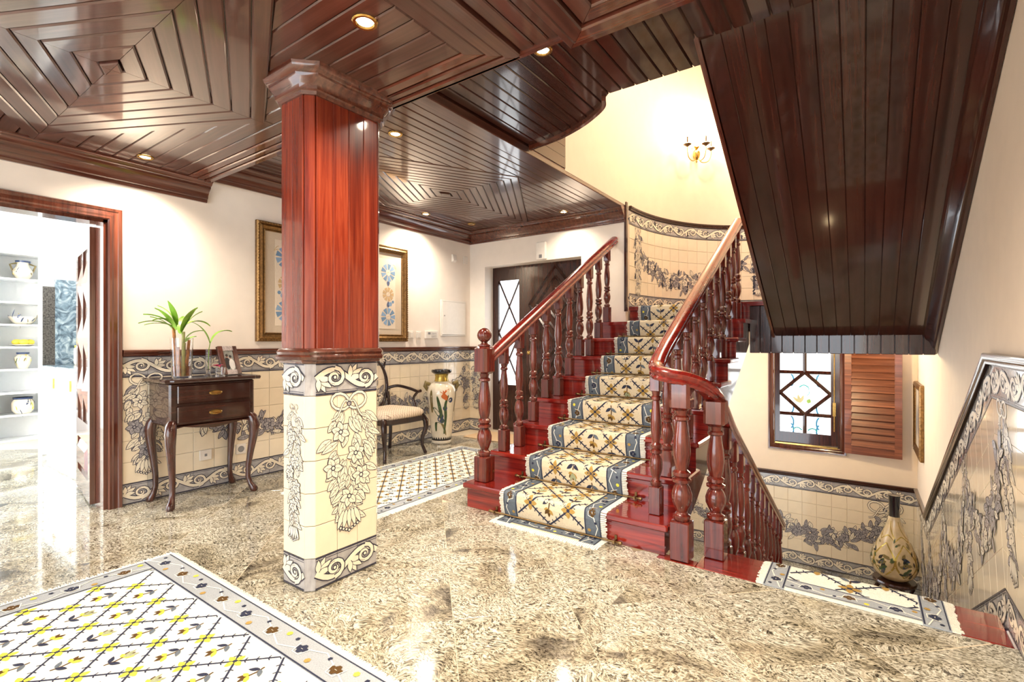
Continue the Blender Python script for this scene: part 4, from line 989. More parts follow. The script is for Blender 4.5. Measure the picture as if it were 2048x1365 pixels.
# ------------------------------------------------------------------ pictures
def frame_box(mb, w, h, prof):          # rectangular moulding in local x-z, face towards -y
    rings = []
    for (x, z, dx_, dz_) in ((w / 2, -h / 2, 1, -1), (w / 2, h / 2, 1, 1), (-w / 2, h / 2, -1, 1), (-w / 2, -h / 2, -1, -1), (w / 2, -h / 2, 1, -1)): rings.append([(x - dx_ * a, -b, z - dz_ * a) for a, b in prof])
    mb.loft(rings); return mb
GF = [(0, 0), (0, .03), (.012, .042), (.022, .036), (.04, .046), (.055, .03), (.065, .024), (.072, .03), (.078, .02), (.078, 0)]
M['linen'] = plain('beige_linen_mat', (.62, .52, .40), .9, scale=150, var=.06); M['linen2'] = plain('pale_linen', (.74, .64, .52), .9, scale=150, var=.06)
for k, c in dict(b1=(.16, .27, .42), b2=(.24, .37, .55), b3=(.10, .13, .24), be=(.55, .38, .2)).items(): M['em_' + k] = plain('embroidery_' + k, c, .9, var=.2, scale=120)
pc = thing('framed_picture', 'wide gilt-framed floral embroidery hung behind the pillar', 'picture', (XL + .004, 3.035, 1.677), PI / 2)
PW, PH = 1.71, 1.04
frame_box(MB(), PW, PH, GF).build('frame', M['gilt'], pc, smooth=True)
bd = MB()
for i in range(70): x = -PW / 2 + PW * (i + .5) / 70; bd.sphere((x, -.04, PH / 2 - .012), .0075, 6, 4); bd.sphere((x, -.04, -PH / 2 + .012), .0075, 6, 4)
for i in range(43): z = -PH / 2 + PH * (i + .5) / 43; bd.sphere((-PW / 2 + .012, -.04, z), .0075, 6, 4); bd.sphere((PW / 2 - .012, -.04, z), .0075, 6, 4)
tag(bd.build('beading', M['gilt'], pc, smooth=True), kind='stuff')
MB().box(-PW / 2 + .07, PW / 2 - .07, -.012, 0, -PH / 2 + .07, PH / 2 - .07).build('mat', M['linen'], pc)
MB().box(-PW / 2 + .17, PW / 2 - .17, -.015, -.011, -PH / 2 + .14, PH / 2 - .14).build('panel', M['linen2'], pc)
P = Paint(['em_b1', 'em_b2', 'em_b3', 'em_be', 'linen2'])
def carnation(x, z, r, c, sg=1):
    P = Paint(['em_b1', 'em_b2', 'em_b3', 'em_be', 'linen2'], .0006)
    for i in range(9):
        a = i * 2 * PI / 9; ca, sa = cos(a), sin(a); q = []
        A = [(x + ca * r * .35 - sa * .008 * sg, z + sa * r * .35 + ca * .008), (x + ca * r * .75 - sa * r * .2, z + sa * r * .75 + ca * r * .2), (x + ca * r - sa * r * .26, z + sa * r + ca * r * .26)]
        B = [(x + ca * r * .35 + sa * .008, z + sa * r * .35 - ca * .008), (x + ca * r * .75 + sa * r * .2, z + sa * r * .75 - ca * r * .2), (x + ca * r + sa * r * .26, z + sa * r - ca * r * .26)]
        P.strip(A, B, c[i % len(c)])
    P.disc(x, z, r * .28, 'linen2', 10); P.stroke([(x - r * .12, z - .005), (x, z + .008), (x + r * .14, z)], .006, 'em_be'); P.build('embroidered_flower', lambda u, v, h: (u, -.0155 - h, v), pc, world=False)
for sg in (-1, 1):
    for X_ in (.585, .14):
        carnation(sg * X_, .23, .095, ('em_b1', 'em_b2')); carnation(sg * X_, -.25, .095, ('em_b2', 'em_b1')); carnation(sg * X_, -.005, .075, ('em_be',))
        for z, d in ((.12, -1), (-.12, 1)): P.blade(sg * X_, z - d * .03, d * PI / 2, .07, .04, 'em_b3')
        P.disc(sg * (X_ + .03), -.11, .024, 'em_b2', 8); P.disc(sg * (X_ + .065), -.085, .017, 'em_b1', 8)
        P.stroke([(sg * (X_ + .07 + .04 * sin(t)), .28 + .03 * t / 3 + .015 * cos(2 * t)) for t in [PI * i / 8 for i in range(9)]], .006, 'em_be')
    for z, a in ((.18, .6), (-.18, -.6), (.1, -.9), (-.1, .9)): P.blade(sg * .32, z, a if sg > 0 else PI - a, .12, .06, 'em_b3'); P.blade(sg * .34, z * .6, -a if sg > 0 else PI + a, .09, .05, 'em_b1')
tag(P.build('embroidered_sprigs', lambda u, v, h: (u, -.0155 - h, v), pc, world=False), kind='stuff')
p2 = thing('framed_picture', 'narrow gilt-framed picture on the right wall above the stairs', 'picture', (XR - .004, 6.55, .36), -PI / 2)
frame_box(MB(), .78, .74, [(a * .9, b * .8) for a, b in GF]).build('frame', M['gilt'], p2, smooth=True); MB().box(-.33, .33, -.012, 0, -.31, .31).build('canvas', M['linen'], p2)
P = Paint(['em_b1', 'em_be', 'em_b3']); 
for i in range(5): P.blade(-.2 + .1 * i, -.2, PI / 2 + .1 * (i - 2), .35, .07, ('em_b1', 'em_be', 'em_b3')[i % 3])
P.build('painting', lambda u, v, h: (u, -.0125 - h, v), p2, world=False)
# ------------------------------------------------------------------ console table and what stands on it
ct = thing('console_table', 'dark mahogany console table with two drawers against the tiled wall', 'table', (-4.02, 1.69, 0), PI / 2)
# local x runs along the wall (world y), local -y towards the room (world +x)
DKC = wood('console_mahogany', (.018, .006, .004), (.036, .011, .007), (.06, .02, .012), 'x', vary=.1); DKZ = wood('console_mahogany_leg', (.03, .008, .005), (.06, .015, .009), (.1, .028, .016), 'z', vary=.1)
CWD, CDP = .60, .33
top = [(-.325 + .05, -.205), (.325 - .05, -.205), (.325 - .03, -.19), (.325, -.19), (.325, .205), (-.325, .205), (-.325, -.19), (-.325 + .03, -.19)]
MB().loft([[(x * .985, y * .985, .868) for x, y in top], [(x, y, .878) for x, y in top], [(x, y, .888) for x, y in top], [(x * .985, y * .985, .895) for x, y in top]], True).build('top', DKC, ct)
MB().cbox(-.29, .29, -.165, .19, .565, .868, .012).build('body', DKC, ct)
for z0, z1 in ((.722, .85), (.585, .705)):
    d = MB().cbox(-.245, .25, -.182, -.16, z0, z1, .006).build('drawer', DKC, ct); zc = (z0 + z1) / 2
    MB().loft([[(.0 + .045 * cos(t) , -.183, zc + .018 * sin(t)) for t in [2 * PI * i / 16 for i in range(16)]], [(.037 * cos(t), -.188, zc + .013 * sin(t)) for t in [2 * PI * i / 16 for i in range(16)]]], True).tube([(-.032, -.188, zc), (-.03, -.2, zc - .006), (0, -.203, zc - .012), (.03, -.2, zc - .006), (.032, -.188, zc)], .0035, 6).build('handle', M['brass'], d)
MB().prism([(-.26, .565), (-.26, .55), (-.2, .56), (-.12, .545), (0, .53), (.12, .545), (.2, .56), (.26, .55), (.26, .565)], -.165, -.15, 'y').build('apron', DKC, ct)
LEGP = [(.0, .60, .03), (.022, .57, .036), (.034, .52, .038), (.03, .44, .032), (.012, .32, .025), (-.004, .2, .02), (-.006, .11, .018), (.008, .06, .02), (.026, .03, .026), (.034, .012, .028), (.034, .001, .022)]
for sx in (-1, 1):
    for sy in (-1, 1):
        bx, by = sx * .262, (-.135 if sy < 0 else .165)
        MB().tube([(bx + sx * d * .7, by + sy * d * (1 if sy < 0 else .4), z) for d, z, r in LEGP], [r for d, z, r in LEGP], 12).build('leg', DKZ, ct, smooth=60)
tz = .8955
M['leaf'] = plain('bamboo_leaf', (.22, .42, .05), .4, var=.35, scale=14); M['stem'] = plain('bamboo_stem', (.32, .34, .10), .5, var=.3); M['root'] = plain('amber_roots', (.42, .16, .04), .5, var=.5)
def leafblade(mb, p, az, el, L, Wd, droop):
    A = []; B = []; pos = Vector(p); e = el; n = 9
    for i in range(n + 1):
        t = i / n; wd = Wd / 2 * (sin(PI * min(1, t * .92 + .08)) ** .75) * (1 - .25 * t)
        if i == n: wd = .0008
        side = Vector((-sin(az), cos(az), 0)); A.append(pos + side * wd + Vector((0, 0, wd * .35))); B.append(pos - side * wd + Vector((0, 0, wd * .35)))
        pos = pos + Vector((cos(az) * cos(e), sin(az) * cos(e), sin(e))) * (L / n); e -= droop / n
    V = []; 
    for a_, b_ in zip(A, B): c_ = (a_ + b_) / 2 - Vector((0, 0, Wd * .12)); V += [tuple(a_), tuple(c_), tuple(b_)]
    F = []
    for i in range(n): k = 3 * i; F += [(k, k + 1, k + 4, k + 3), (k + 1, k + 2, k + 5, k + 4)]
    mb.add(V, F)
def glass_vase(r0, r1, h, th=.004):
    return [(r0 * .2, .001), (r0, .001), (r0 + .001, .01), (r1, h), (r1 - th, h), (r0 - th, .014), (.001, .012)]
pv = thing('bamboo_vase', 'tall glass vase of lucky bamboo on the console table', 'plant', (-3.97, 1.52, tz))
MB().lathe(glass_vase(.06, .072, .285), 20, cap=False).build('vase', M['glass'], pv, smooth=True)
MB().lathe([(.001, .0145), (.053, .0145), (.0565, .085), (.001, .085)], 16, cap=False).build('water', M['water'], pv, smooth=True)
for k, (dx_, dy_, hh) in enumerate(((-.018, -.028, .40), (.02, .0, .33), (0, .03, .27), (-.02, .018, .25), (.02, -.022, .22))):
    MB().tube([(dx_, dy_, .016), (dx_ * 1.1, dy_ * 1.1, hh * .4), (dx_ * 1.5, dy_ * 1.6, hh)], [.013, .012, .01], 8).build('cane', M['stem'] if k % 2 else M['root'], pv, smooth=True)
for (dx_, dy_, z, az, el, L, Wd, dr) in ((-.02, -.03, .27, -1.9, 1.0, .16, .03, .8), (-.02, -.03, .29, -1.57, .55, .2, .032, .9), (-.02, -.03, .3, -1.2, .25, .2, .022, .5), (.0, -.02, .31, -1.0, 1.25, .17, .03, .4), (.02, 0, .27, .6, 1.2, .19, .045, .5), (.01, .0, .28, 1.6, .9, .2, .04, 1.6), (.02, .0, .25, 1.3, 1.3, .2, .035, .8), (0, .03, .22, 1.5, 1.0, .13, .03, 1.0), (0, -.03, .31, -2.2, 1.3, .16, .028, .9), (-.01, -.02, .3, -1.45, .8, .15, .035, 1.2), (-.02, .03, .2, 1.8, .8, .1, .03, .6), (-.02, -.03, .3, -1.75, .75, .18, .036, .7), (.01, -.03, .28, -1.3, 1.05, .19, .036, .6), (0, 0, .26, 2.6, 1.2, .16, .036, .8)):
    mb = MB(); leafblade(mb, (dx_, dy_ - .01, z * 1.22), az, el, L * 1.12, Wd * 1.7, dr); mb.build('leaf', M['leaf'], pv, smooth=True)
bv = thing('bud_vase', 'slim clear bud vase with one long leaf beside the bamboo', 'vase', (-4.05, 1.73, tz))
MB().lathe([(.006, .001), (.028, .001), (.028, .006), (.014, .014), (.014, .03), (.02, .05), (.022, .2), (.019, .2), (.016, .05), (.001, .045)], 16, cap=False).build('vase', M['glass'], bv, smooth=True)
mb = MB(); mb.tube([(0, 0, .05), (.0, .004, .2), (.0, .015, .26)], .003, 6); leafblade(mb, (0, .015, .25), 1.55, 1.2, .2, .06, 1.5); leafblade(mb, (0, .012, .24), -1.5, 1.35, .22, .03, 1.0); mb.build('leaf', M['leaf'], bv, smooth=True)
cg = thing('candle_glass', 'low clear glass tumbler with a pink orchid bloom', 'glass', (-3.86, 1.73, tz))
MB().lathe(glass_vase(.03, .036, .07), 16, cap=False).build('tumbler', M['glass'], cg, smooth=True)
M['pink'] = plain('magenta_petal', (.55, .03, .12), .5, var=.3)
mb = MB()
for i in range(6): leafblade(mb, (.0, -.02, .078), i * PI / 3, .25 + .3 * (i % 2), .04, .03, .6)
mb.build('bloom', M['pink'], cg, smooth=True)
ph = thing('photo_frame', 'tilted photo frame with wedding picture on the console table', 'photo frame', (-3.99, 1.875, tz + .005), PI / 2 + .3)
FW, FH = .165, .225
T_ = Matrix.Rotation(-.28, 4, 'X')
def ph_part(mb, name, mat): return mb.xf(T_).build(name, mat, ph)
mb = MB().box(-FW / 2, FW / 2, 0, .012, 0, FH); ph_part(mb, 'backing', M['dark_x'])
for x0_, x1_, nm in ((-FW / 2, -FW / 2 + .036, 'l'), (FW / 2 - .036, FW / 2, 'r')): ph_part(MB().box(x0_, x1_, -.012, 0, 0, FH), 'side_bar', M['brown_z'])
M['silver'] = plain('embossed_silver', (.62, .58, .6), .35, metal=.7, var=.3, scale=90, bump=.5)
for z0_, z1_ in ((0, .036), (FH - .036, FH)): ph_part(MB().box(-FW / 2 + .036, FW / 2 - .036, -.011, 0, z0_, z1_), 'silver_bar', M['silver'])
M['p_bg'] = plain('photo_green_grey', (.33, .36, .34), .3, var=.3, scale=40); M['p_dark'] = plain('photo_dark', (.02, .02, .025), .3); M['p_white'] = plain('photo_white', (.8, .8, .8), .3); M['p_skin'] = plain('photo_skin', (.5, .3, .22), .3)
P = Paint(['p_bg', 'p_dark', 'p_white', 'p_skin']); P.rect(-.047, .047, .036, FH - .036, 'p_bg'); P.disc(-.018, .09, .026, 'p_dark', 10, .05); P.disc(.02, .08, .026, 'p_white', 10, .045); P.disc(-.014, .145, .012, 'p_skin', 8); P.disc(.014, .135, .011, 'p_skin', 8); P.disc(-.014, .152, .012, 'p_dark', 8); P.disc(.016, .143, .012, 'p_dark', 8)
o = P.build('photograph', lambda u, v, h: tuple(T_ @ Vector((u, -.002 - h, v))), ph, world=False)
ph_part(MB().prism([(.012, .15), (.012, .16), (.075, .026), (.065, .023)], -.02, .02, 'x'), 'easel_leg', M['dark_x'])
# ------------------------------------------------------------------ armchair
ac = thing('armchair', 'dark wood armchair with oval open back and pale patterned seat', 'chair', (-3.95, 3.40, 0), PI / 2)
AW = wood('chair_mahogany', (.010, .004, .003), (.02, .007, .005), (.035, .012, .008), 'z', vary=.05, coat=.35)
def seat_mat():
    m, N, L, b = new_mat('cream_lozenge_fabric'); tc = N.new('ShaderNodeTexCoord'); mp = N.new('ShaderNodeMapping'); mp.inputs['Rotation'].default_value = (0, 0, PI / 4); mp.inputs['Scale'].default_value = (48, 48, 48)
    br_ = N.new('ShaderNodeTexBrick'); br_.offset = 0; br_.inputs['Color1'].default_value = (.72, .6, .46, 1); br_.inputs['Color2'].default_value = (.76, .65, .5, 1); br_.inputs['Mortar'].default_value = (.36, .24, .16, 1); br_.inputs['Mortar Size'].default_value = .07; br_.inputs['Brick Width'].default_value = 1; br_.inputs['Row Height'].default_value = 1; br_.inputs['Scale'].default_value = 1
    L.new(tc.outputs['Object'], mp.inputs['Vector']); L.new(mp.outputs[0], br_.inputs['Vector']); L.new(br_.outputs['Color'], b.inputs['Base Color']); setp(b, roughness=.8); return m
M['seat'] = seat_mat()
# local: -y is the front (towards the room), x along the wall
def seat_ring(z, k): return [(x * k, y * k, z) for x, y in [(-.22, .23), (.22, .23), (.255, .1), (.285, -.12), (.27, -.22), (.2, -.27), (0, -.285), (-.2, -.27), (-.27, -.22), (-.285, -.12), (-.255, .1)]]
MB().loft([seat_ring(.40, .97), seat_ring(.425, 1.0), seat_ring(.45, .98), seat_ring(.475, .86), seat_ring(.487, .6), seat_ring(.49, .2)], True).build('seat', M['seat'], ac, smooth=80)
MB().loft([seat_ring(.35, 1.0), seat_ring(.36, 1.015), seat_ring(.40, 1.01)], True).build('seat_rail', AW, ac)
for sx in (-1, 1):
    MB().tube([(sx * .25, -.21, .40), (sx * .275, -.245, .34), (sx * .275, -.25, .27), (sx * .25, -.225, .17), (sx * .245, -.225, .09), (sx * .27, -.25, .0015)], [.03, .03, .026, .02, .016, .018], 10).build('leg', AW, ac, smooth=60)
    MB().tube([(sx * .2, .21, .42), (sx * .205, .215, .2), (sx * .215, .24, .0015)], [.02, .018, .018], 8).build('leg', AW, ac, smooth=60)
    MB().tube(spline([(sx * .19, .235, .66), (sx * .25, .15, .68), (sx * .285, .0, .655), (sx * .295, -.1, .63), (sx * .285, -.16, .64)], 5), .016, 8).build('arm', AW, ac, smooth=60)
    MB().tube(spline([(sx * .285, -.12, .63), (sx * .27, -.07, .56), (sx * .275, -.09, .48), (sx * .28, -.11, .40)], 4), .014, 8).build('arm_post', AW, ac, smooth=60)
    MB().tube([(sx * .2, .22, .40), (sx * .185, .235, .62)], .016, 8).build('back_post', AW, ac, smooth=60)
ov = [(.20 * cos(t), .245 + .05 * (.5 + .5 * sin(t)), .70 + .27 * sin(t)) for t in [2 * PI * i / 32 for i in range(33)]]
MB().tube(ov, .018, 8).build('oval_back', AW, ac, smooth=60)
for sx in (-1, 1): MB().tube(spline([(sx * .16, .285, .86), (sx * .19, .295, .97), (sx * .12, .30, 1.0), (0, .295, .97)], 5), .016, 8).build('crest', AW, ac, smooth=60)
MB().tube(spline([(0, .295, .97), (.03, .285, .85), (-.03, .265, .7), (0, .245, .43)], 6), .014, 8).build('back_splat', AW, ac, smooth=60)
# ------------------------------------------------------------------ vases
VZ = plain('cream_vase_glaze', (.78, .70, .55), .15, coat=.7, var=.05); M['vz'] = VZ
M['v_green'] = plain('vase_green', (.05, .09, .03), .3, var=.4, scale=20); M['v_blue'] = plain('vase_blue', (.03, .05, .12), .3); M['v_orange'] = plain('vase_orange', (.55, .13, .03), .3); M['v_gold'] = plain('vase_gold', (.50, .36, .08), .25, metal=.6); M['v_olive'] = plain('vase_olive', (.20, .15, .05), .3)
fv = thing('floor_vase', 'tall painted floor vase with irises in the hall corner', 'vase', (-3.94, 4.16, 0))
FV = [(.105, .001), (.115, .012), (.115, .03), (.108, .036), (.118, .12), (.135, .3), (.152, .45), (.165, .55), (.163, .61), (.145, .655), (.105, .69), (.08, .705)]
def prof_r(prof, z):
    for (a, b), (c, d) in zip(prof, prof[1:]):
        if b <= z <= d: return a + (c - a) * (z - b) / max(1e-6, d - b)
    return prof[-1][0]
MB().lathe(FV, 32).build('body', VZ, fv, smooth=True)
MB().lathe([(.082, .70), (.075, .73), (.072, .76), (.08, .79)], 28).build('neck', M['v_gold'], fv, smooth=True)
MB().lathe([(.08, .785), (.112, .805), (.118, .82), (.112, .838), (.09, .838), (.085, .80)], 28).build('rim', M['black'], fv, smooth=True)
for a in (-2.2, .95): MB().tube([(.13 * cos(a), .13 * sin(a), .67), (.18 * cos(a), .18 * sin(a), .69), (.185 * cos(a), .185 * sin(a), .655), (.16 * cos(a), .16 * sin(a), .60)], [.02, .028, .026, .012], 8).build('handle', M['v_olive'], fv, smooth=60)
P = Paint(['v_green', 'v_blue', 'v_orange', 'v_gold', 'black', 'v_olive'], .0008)
for i in range(26): P.strip([(i / 26 * 2 * PI, .04), ((i + .5) / 26 * 2 * PI, .04), ((i + 1) / 26 * 2 * PI, .04)], [(i / 26 * 2 * PI, .055), ((i + .5) / 26 * 2 * PI, .085), ((i + 1) / 26 * 2 * PI, .055)], 'black')
a0 = -.82                                  # azimuth facing the camera
def S2(pts, w, m):
    q = [(p.x, p.y) for p in spline([(a, b, 0) for a, b in pts], 5)]; n = len(q); W2 = [w * (sin(PI * min(1, i / (n - 1) * .9 + .1)) ** .6) + .004 for i in range(n)]
    A = [(x - ww_ / 2 / .15, y) for (x, y), ww_ in zip(q, W2)]; B = [(x + ww_ / 2 / .15, y) for (x, y), ww_ in zip(q, W2)]; P.strip(A, B, m)
for da in (0, 2.1, 4.2):
    c = a0 + da
    S2([(c + .25, .12), (c + .35, .3), (c + .3, .45), (c + .5, .56)], .03, 'v_green'); S2([(c + .1, .25), (c - .1, .4), (c - .3, .55)], .035, 'v_green'); S2([(c - .5, .15), (c - .45, .25), (c - .05, .24)], .03, 'v_green'); S2([(c - .6, .42), (c - .3, .36), (c - .1, .3)], .05, 'v_green'); S2([(c, .24), (c + .2, .2), (c + .45, .1)], .03, 'v_olive')
    for aa, z, r in ((-.1, .29, .035), (.05, .27, .03), (-.02, .32, .03)): P.disc(c + aa, z, r / .15, 'v_blue', 9, r)
    for aa, z, r in ((.28, .41, .028), (.7, .5, .03)): P.disc(c + aa, z, r / .16, 'v_blue', 9, r)
    for k in range(4): S2([(c + .35, .5), (c + .25 - .1 * k + .1, .55), (c + .0 + .22 * k - .1, .6 + .01 * k)], .016, 'v_orange')
    S2([(c - .8, .36), (c - .78, .5), (c - .75, .62)], .035, 'v_olive')
P.build('painted_irises', lambda u, v, h: ((prof_r(FV, v) + h) * cos(u), (prof_r(FV, v) + h) * sin(u), v), fv, world=False)
lv = thing('landing_vase', 'pear-shaped gilt and cream vase with black neck on the lower landing', 'vase', (.265, 6.50, ZLOW + .22))
LV = [(.08, .001), (.125, .02), (.175, .07), (.2, .14), (.203, .19), (.19, .26), (.16, .34), (.12, .43), (.085, .52), (.058, .6), (.048, .65)]
MB().lathe(LV, 32).build('body', plain('tan_vase_glaze', (.60, .47, .28), .15, coat=.7, var=.2, scale=12), lv, smooth=True)
MB().lathe([(.048, .648), (.045, .7), (.05, .85), (.055, .87), (.045, .868)], 20).build('neck', M['black'], lv, smooth=True)
P = Paint(['v_gold', 'v_blue', 'v_green', 'v_olive', 'black'], .0008)
PV = Paint(['v_gold', 'v_blue', 'v_green', 'v_olive', 'black'], .0004)
def G2(pts, w, m):
    q = [(p.x, p.y) for p in spline([(a, b, 0) for a, b in pts], 6)]
    A = [(x, y - w / 2) for x, y in q]; B = [(x, y + w / 2) for x, y in q]; P.strip(A, B, m)
for k in range(6):
    c = k * PI / 3
    for sg in (-1, 1):
        q = [(c + sg * .52 * sin(PI * t) , .06 + .34 * t) for t in [i / 14 for i in range(15)]]
        A = [(x - .045, y) for x, y in q]; B = [(x + .045, y) for x, y in q]; P.strip(A, B, 'v_gold')
    G2([(c - .52, .42), (c, .47), (c + .52, .42)], .012, 'v_gold'); q = [(c + .5 - .5 * sin(t), .45 + .16 * t / PI * 2) for t in [PI / 2 * i / 8 for i in range(9)]]; P.strip([(x - .05, y) for x, y in q], [(x + .05, y) for x, y in q], 'v_gold')
    for j in range(16):
        R = random.Random(k * 9 + j); PV.blade((c + R.uniform(-.25, .25)) * .19, .2 + R.uniform(-.08, .08), R.uniform(0, 6.3), .06, .03, R.choice(('v_blue', 'v_green', 'v_olive', 'black')))
    for j in range(9):
        R = random.Random(k * 19 + j); PV.blade((c + .52 + R.uniform(-.25, .25)) * .19, .3 + R.uniform(-.2, .12), R.uniform(0, 6.3), .05, .02, R.choice(('v_olive', 'v_green', 'black')))
PV.build('painted_leaves', lambda u, v, h: ((prof_r(LV, max(.002, v)) + h) * cos(u / .19), (prof_r(LV, max(.002, v)) + h) * sin(u / .19), v), lv, world=False)
P.build('painted_panels', lambda u, v, h: ((prof_r(LV, v) + h) * cos(u), (prof_r(LV, v) + h) * sin(u), v), lv, world=False)
vs_ = thing('vase_stand', 'low round dark wooden stand under the pear-shaped vase', 'stand', (.265, 6.50, ZLOW))
MB().lathe([(.15, .18), (.185, .185), (.19, .205), (.18, .2185), (.02, .2185)], 24).build('top', M['dark_x'], vs_, smooth=True)
for k in range(4): a = k * PI / 2 + .4; MB().tube([(.13 * cos(a), .13 * sin(a), .19), (.17 * cos(a), .17 * sin(a), .12), (.14 * cos(a), .14 * sin(a), .05), (.17 * cos(a), .17 * sin(a), .0015)], [.025, .02, .015, .018], 8).build('leg', M['dark_z'], vs_, smooth=60)
# ------------------------------------------------------------------ wall fittings
def plate(name, label, cat, loc, rz, w, h, d=.012, extra=None):
    t = thing(name, label, cat, loc, rz); MB().cbox(-w / 2, w / 2, -d, -.0005, -h / 2, h / 2, .003).build('plate', M['white_plastic'], t)
    if extra: extra(t, d)
    return t
def ex_jack(t, d): MB().box(-.009, .009, -d - .002, -d, -.01, .01).build('port', M['grey'], t)
def ex_sock(t, d): MB().lathe([(.026, 0), (.022, .003), (.02, .001), (.002, .001)], 16).xf(Matrix.Translation((0, -d, 0)) @ Matrix.Rotation(PI / 2, 4, 'X')).build('socket', M['grey'], t)
def ex_rock(t, d): MB().cbox(-.022, .022, -d - .006, -d + .001, -.03, .03, .002).build('rocker', M['white_plastic'], t)
def ex_keys(t, d):
    MB().box(-.07, -.03, -d - .002, -d + .001, .005, .03).build('display', M['grey'], t)
    for i in range(4):
        for j in range(3): MB().box(-.01 + i * .022, .002 + i * .022, -d - .003, -d + .001, -.028 + j * .022, -.02 + j * .022).build('key', M['grey'], t)
XT_ = XL + .0085
plate('wall_socket', 'white phone socket on the tiles under the console table', 'socket', (XT_, 1.785, .262), PI / 2, .088, .082, extra=ex_jack)
plate('wall_socket', 'white power socket behind the console table right leg', 'socket', (XT_, 2.056, .262), PI / 2, .08, .082, extra=ex_sock)
plate('light_switch', 'white light switch right beside the gilt picture frame', 'switch', (XL, 3.965, 1.235), PI / 2, .08, .085, extra=ex_rock)
plate('light_switch', 'white light switch between picture switch and alarm keypad', 'switch', (XL, 4.085, 1.235), PI / 2, .075, .085, extra=ex_rock)
plate('alarm_keypad', 'white alarm keypad with buttons on the left wall', 'keypad', (XL, 4.285, 1.24), PI / 2, .2, .09, .03, extra=ex_keys)
ep = thing('electric_panel', 'white electric panel door set in the left wall near the corner', 'panel', (XL, 4.69, 1.45), PI / 2)
MB().cbox(-.235, .235, -.012, -.0005, -.225, .225, .004).build('frame', M['white_plastic'], ep); d = MB().cbox(-.215, .215, -.018, -.011, -.205, .205, .003).build('door', M['white_plastic'], ep); MB().lathe([(.009, 0), (.009, .004), (.004, .006)], 12).xf(Matrix.Translation((-.18, -.018, .03)) @ Matrix.Rotation(PI / 2, 4, 'X')).build('lock', M['grey'], d)
t = thing('motion_sensor', 'white motion sensor high on the left wall', 'sensor', (XL, 4.695, 2.215), PI / 2); MB().loft([[(-.035, 0, -.05), (.035, 0, -.05), (.035, 0, .05), (-.035, 0, .05)], [(-.03, -.035, -.03), (.03, -.035, -.03), (.035, -.02, .045), (-.035, -.02, .045)]], True).build('housing', M['white_plastic'], t)
plate('junction_cover', 'small white junction cover beside the hall corner', 'cover', (XL, 4.92, 2.22), PI / 2, .085, .1)
t = thing('alarm_siren', 'cream alarm siren box above the front door', 'siren', (-3.115, YB, 2.235)); MB().cbox(-.068, .068, -.045, -.0005, -.105, .105, .008).build('housing', M['white_plastic'], t); MB().box(-.02, .02, -.048, -.044, -.085, -.045).build('grille', M['grey'], t)
# ------------------------------------------------------------------ lamps
M['bulb'] = plain('lit_halogen_lens', (1, .95, .85), .3, emit=((1, .86, .68), 60)); M['flame'] = plain('lit_candle_bulb', (1, .9, .7), .3, emit=((1, .78, .45), 90))
def downlight(x, y, z, label, watts, lit=True):
    t = thing('downlight', label, 'downlight', (x, y, z - .0005), group=None)
    MB().lathe([(.030, -.001), (.048, -.001), (.050, -.004), (.046, -.009), (.036, -.009), (.030, -.003)], 20, cap=False).build('ring', M['brass'], t, smooth=True)
    MB().lathe([(.032, -.0025), (.018, -.006), (.002, -.0075)], 16).build('lens', M['bulb'] if lit else M['grey'], t, smooth=True)
    if lit:
        l = bpy.data.lights.new('downlight_lamp', 'SPOT'); l.energy = watts; l.color = (1, .84, .66); l.spot_size = math.radians(140); l.spot_blend = 1; l.shadow_soft_size = .03
        link('lamp', l, t, (0, 0, -.02))
DW = 85
downlight(-3.94, 1.29, ZN, 'lit downlight above the kitchen door side of the near ceiling', DW)
downlight(-1.58, 1.24, ZN, 'brightest lit downlight in the near ceiling right of the pillar', DW)
downlight(-1.33, 2.145, ZS, 'lit downlight at the edge of the dark landing ceiling', DW)
downlight(-2.62, 2.31, ZF, 'lit downlight in the entrance ceiling close to the pillar capital', 60)
downlight(-2.68, 4.76, ZF, 'lit downlight in the entrance ceiling nearest the front door', 32)
downlight(-3.86, 4.60, ZF, 'unlit downlight near the far left corner of the entrance ceiling', 0, False)
downlight(-3.98, 3.95, ZF, 'lit downlight over the floor vase beside the left wall', 85)  # extra spot put in to whiten this stretch of wall
downlight(-.3, .9, ZN - .025, 'downlight in the coffer over the photographer', 170)
downlight(-2.6, -1.2, ZN, 'downlight in the hall ceiling behind the photographer', DW)
def curve_pt(x):   # wall point of the ellipse
    return ECY + EB * math.sqrt(max(0, 1 - ((x - ECX) / EA) ** 2))
sx_ = -1.72; sy_ = curve_pt(sx_); nrm_ = Vector(((ECX - sx_) / EA ** 2, (ECY - sy_) / EB ** 2, 0)).normalized()
sc_ = thing('wall_sconce', 'brass three-arm candle sconce glowing on the curved stair wall', 'wall lamp', (sx_, sy_, 3.47), math.atan2(nrm_.y, nrm_.x))
MB().lathe([(.003, -.1), (.012, -.085), (.008, -.07), (.03, -.045), (.045, 0), (.038, .04), (.016, .07), (.02, .09), (.003, .1)], 14, (.05, 0, 0)).box(0, .05, -.012, .012, -.02, .02).build('body', M['brass'], sc_, smooth=True)
for k in range(5): mb = MB(); leafblade(mb, (.05, 0, .05), k * 2 * PI / 5, 1.1, .09, .035, 1.6); mb.build('leaf', M['brass'], sc_, smooth=True)
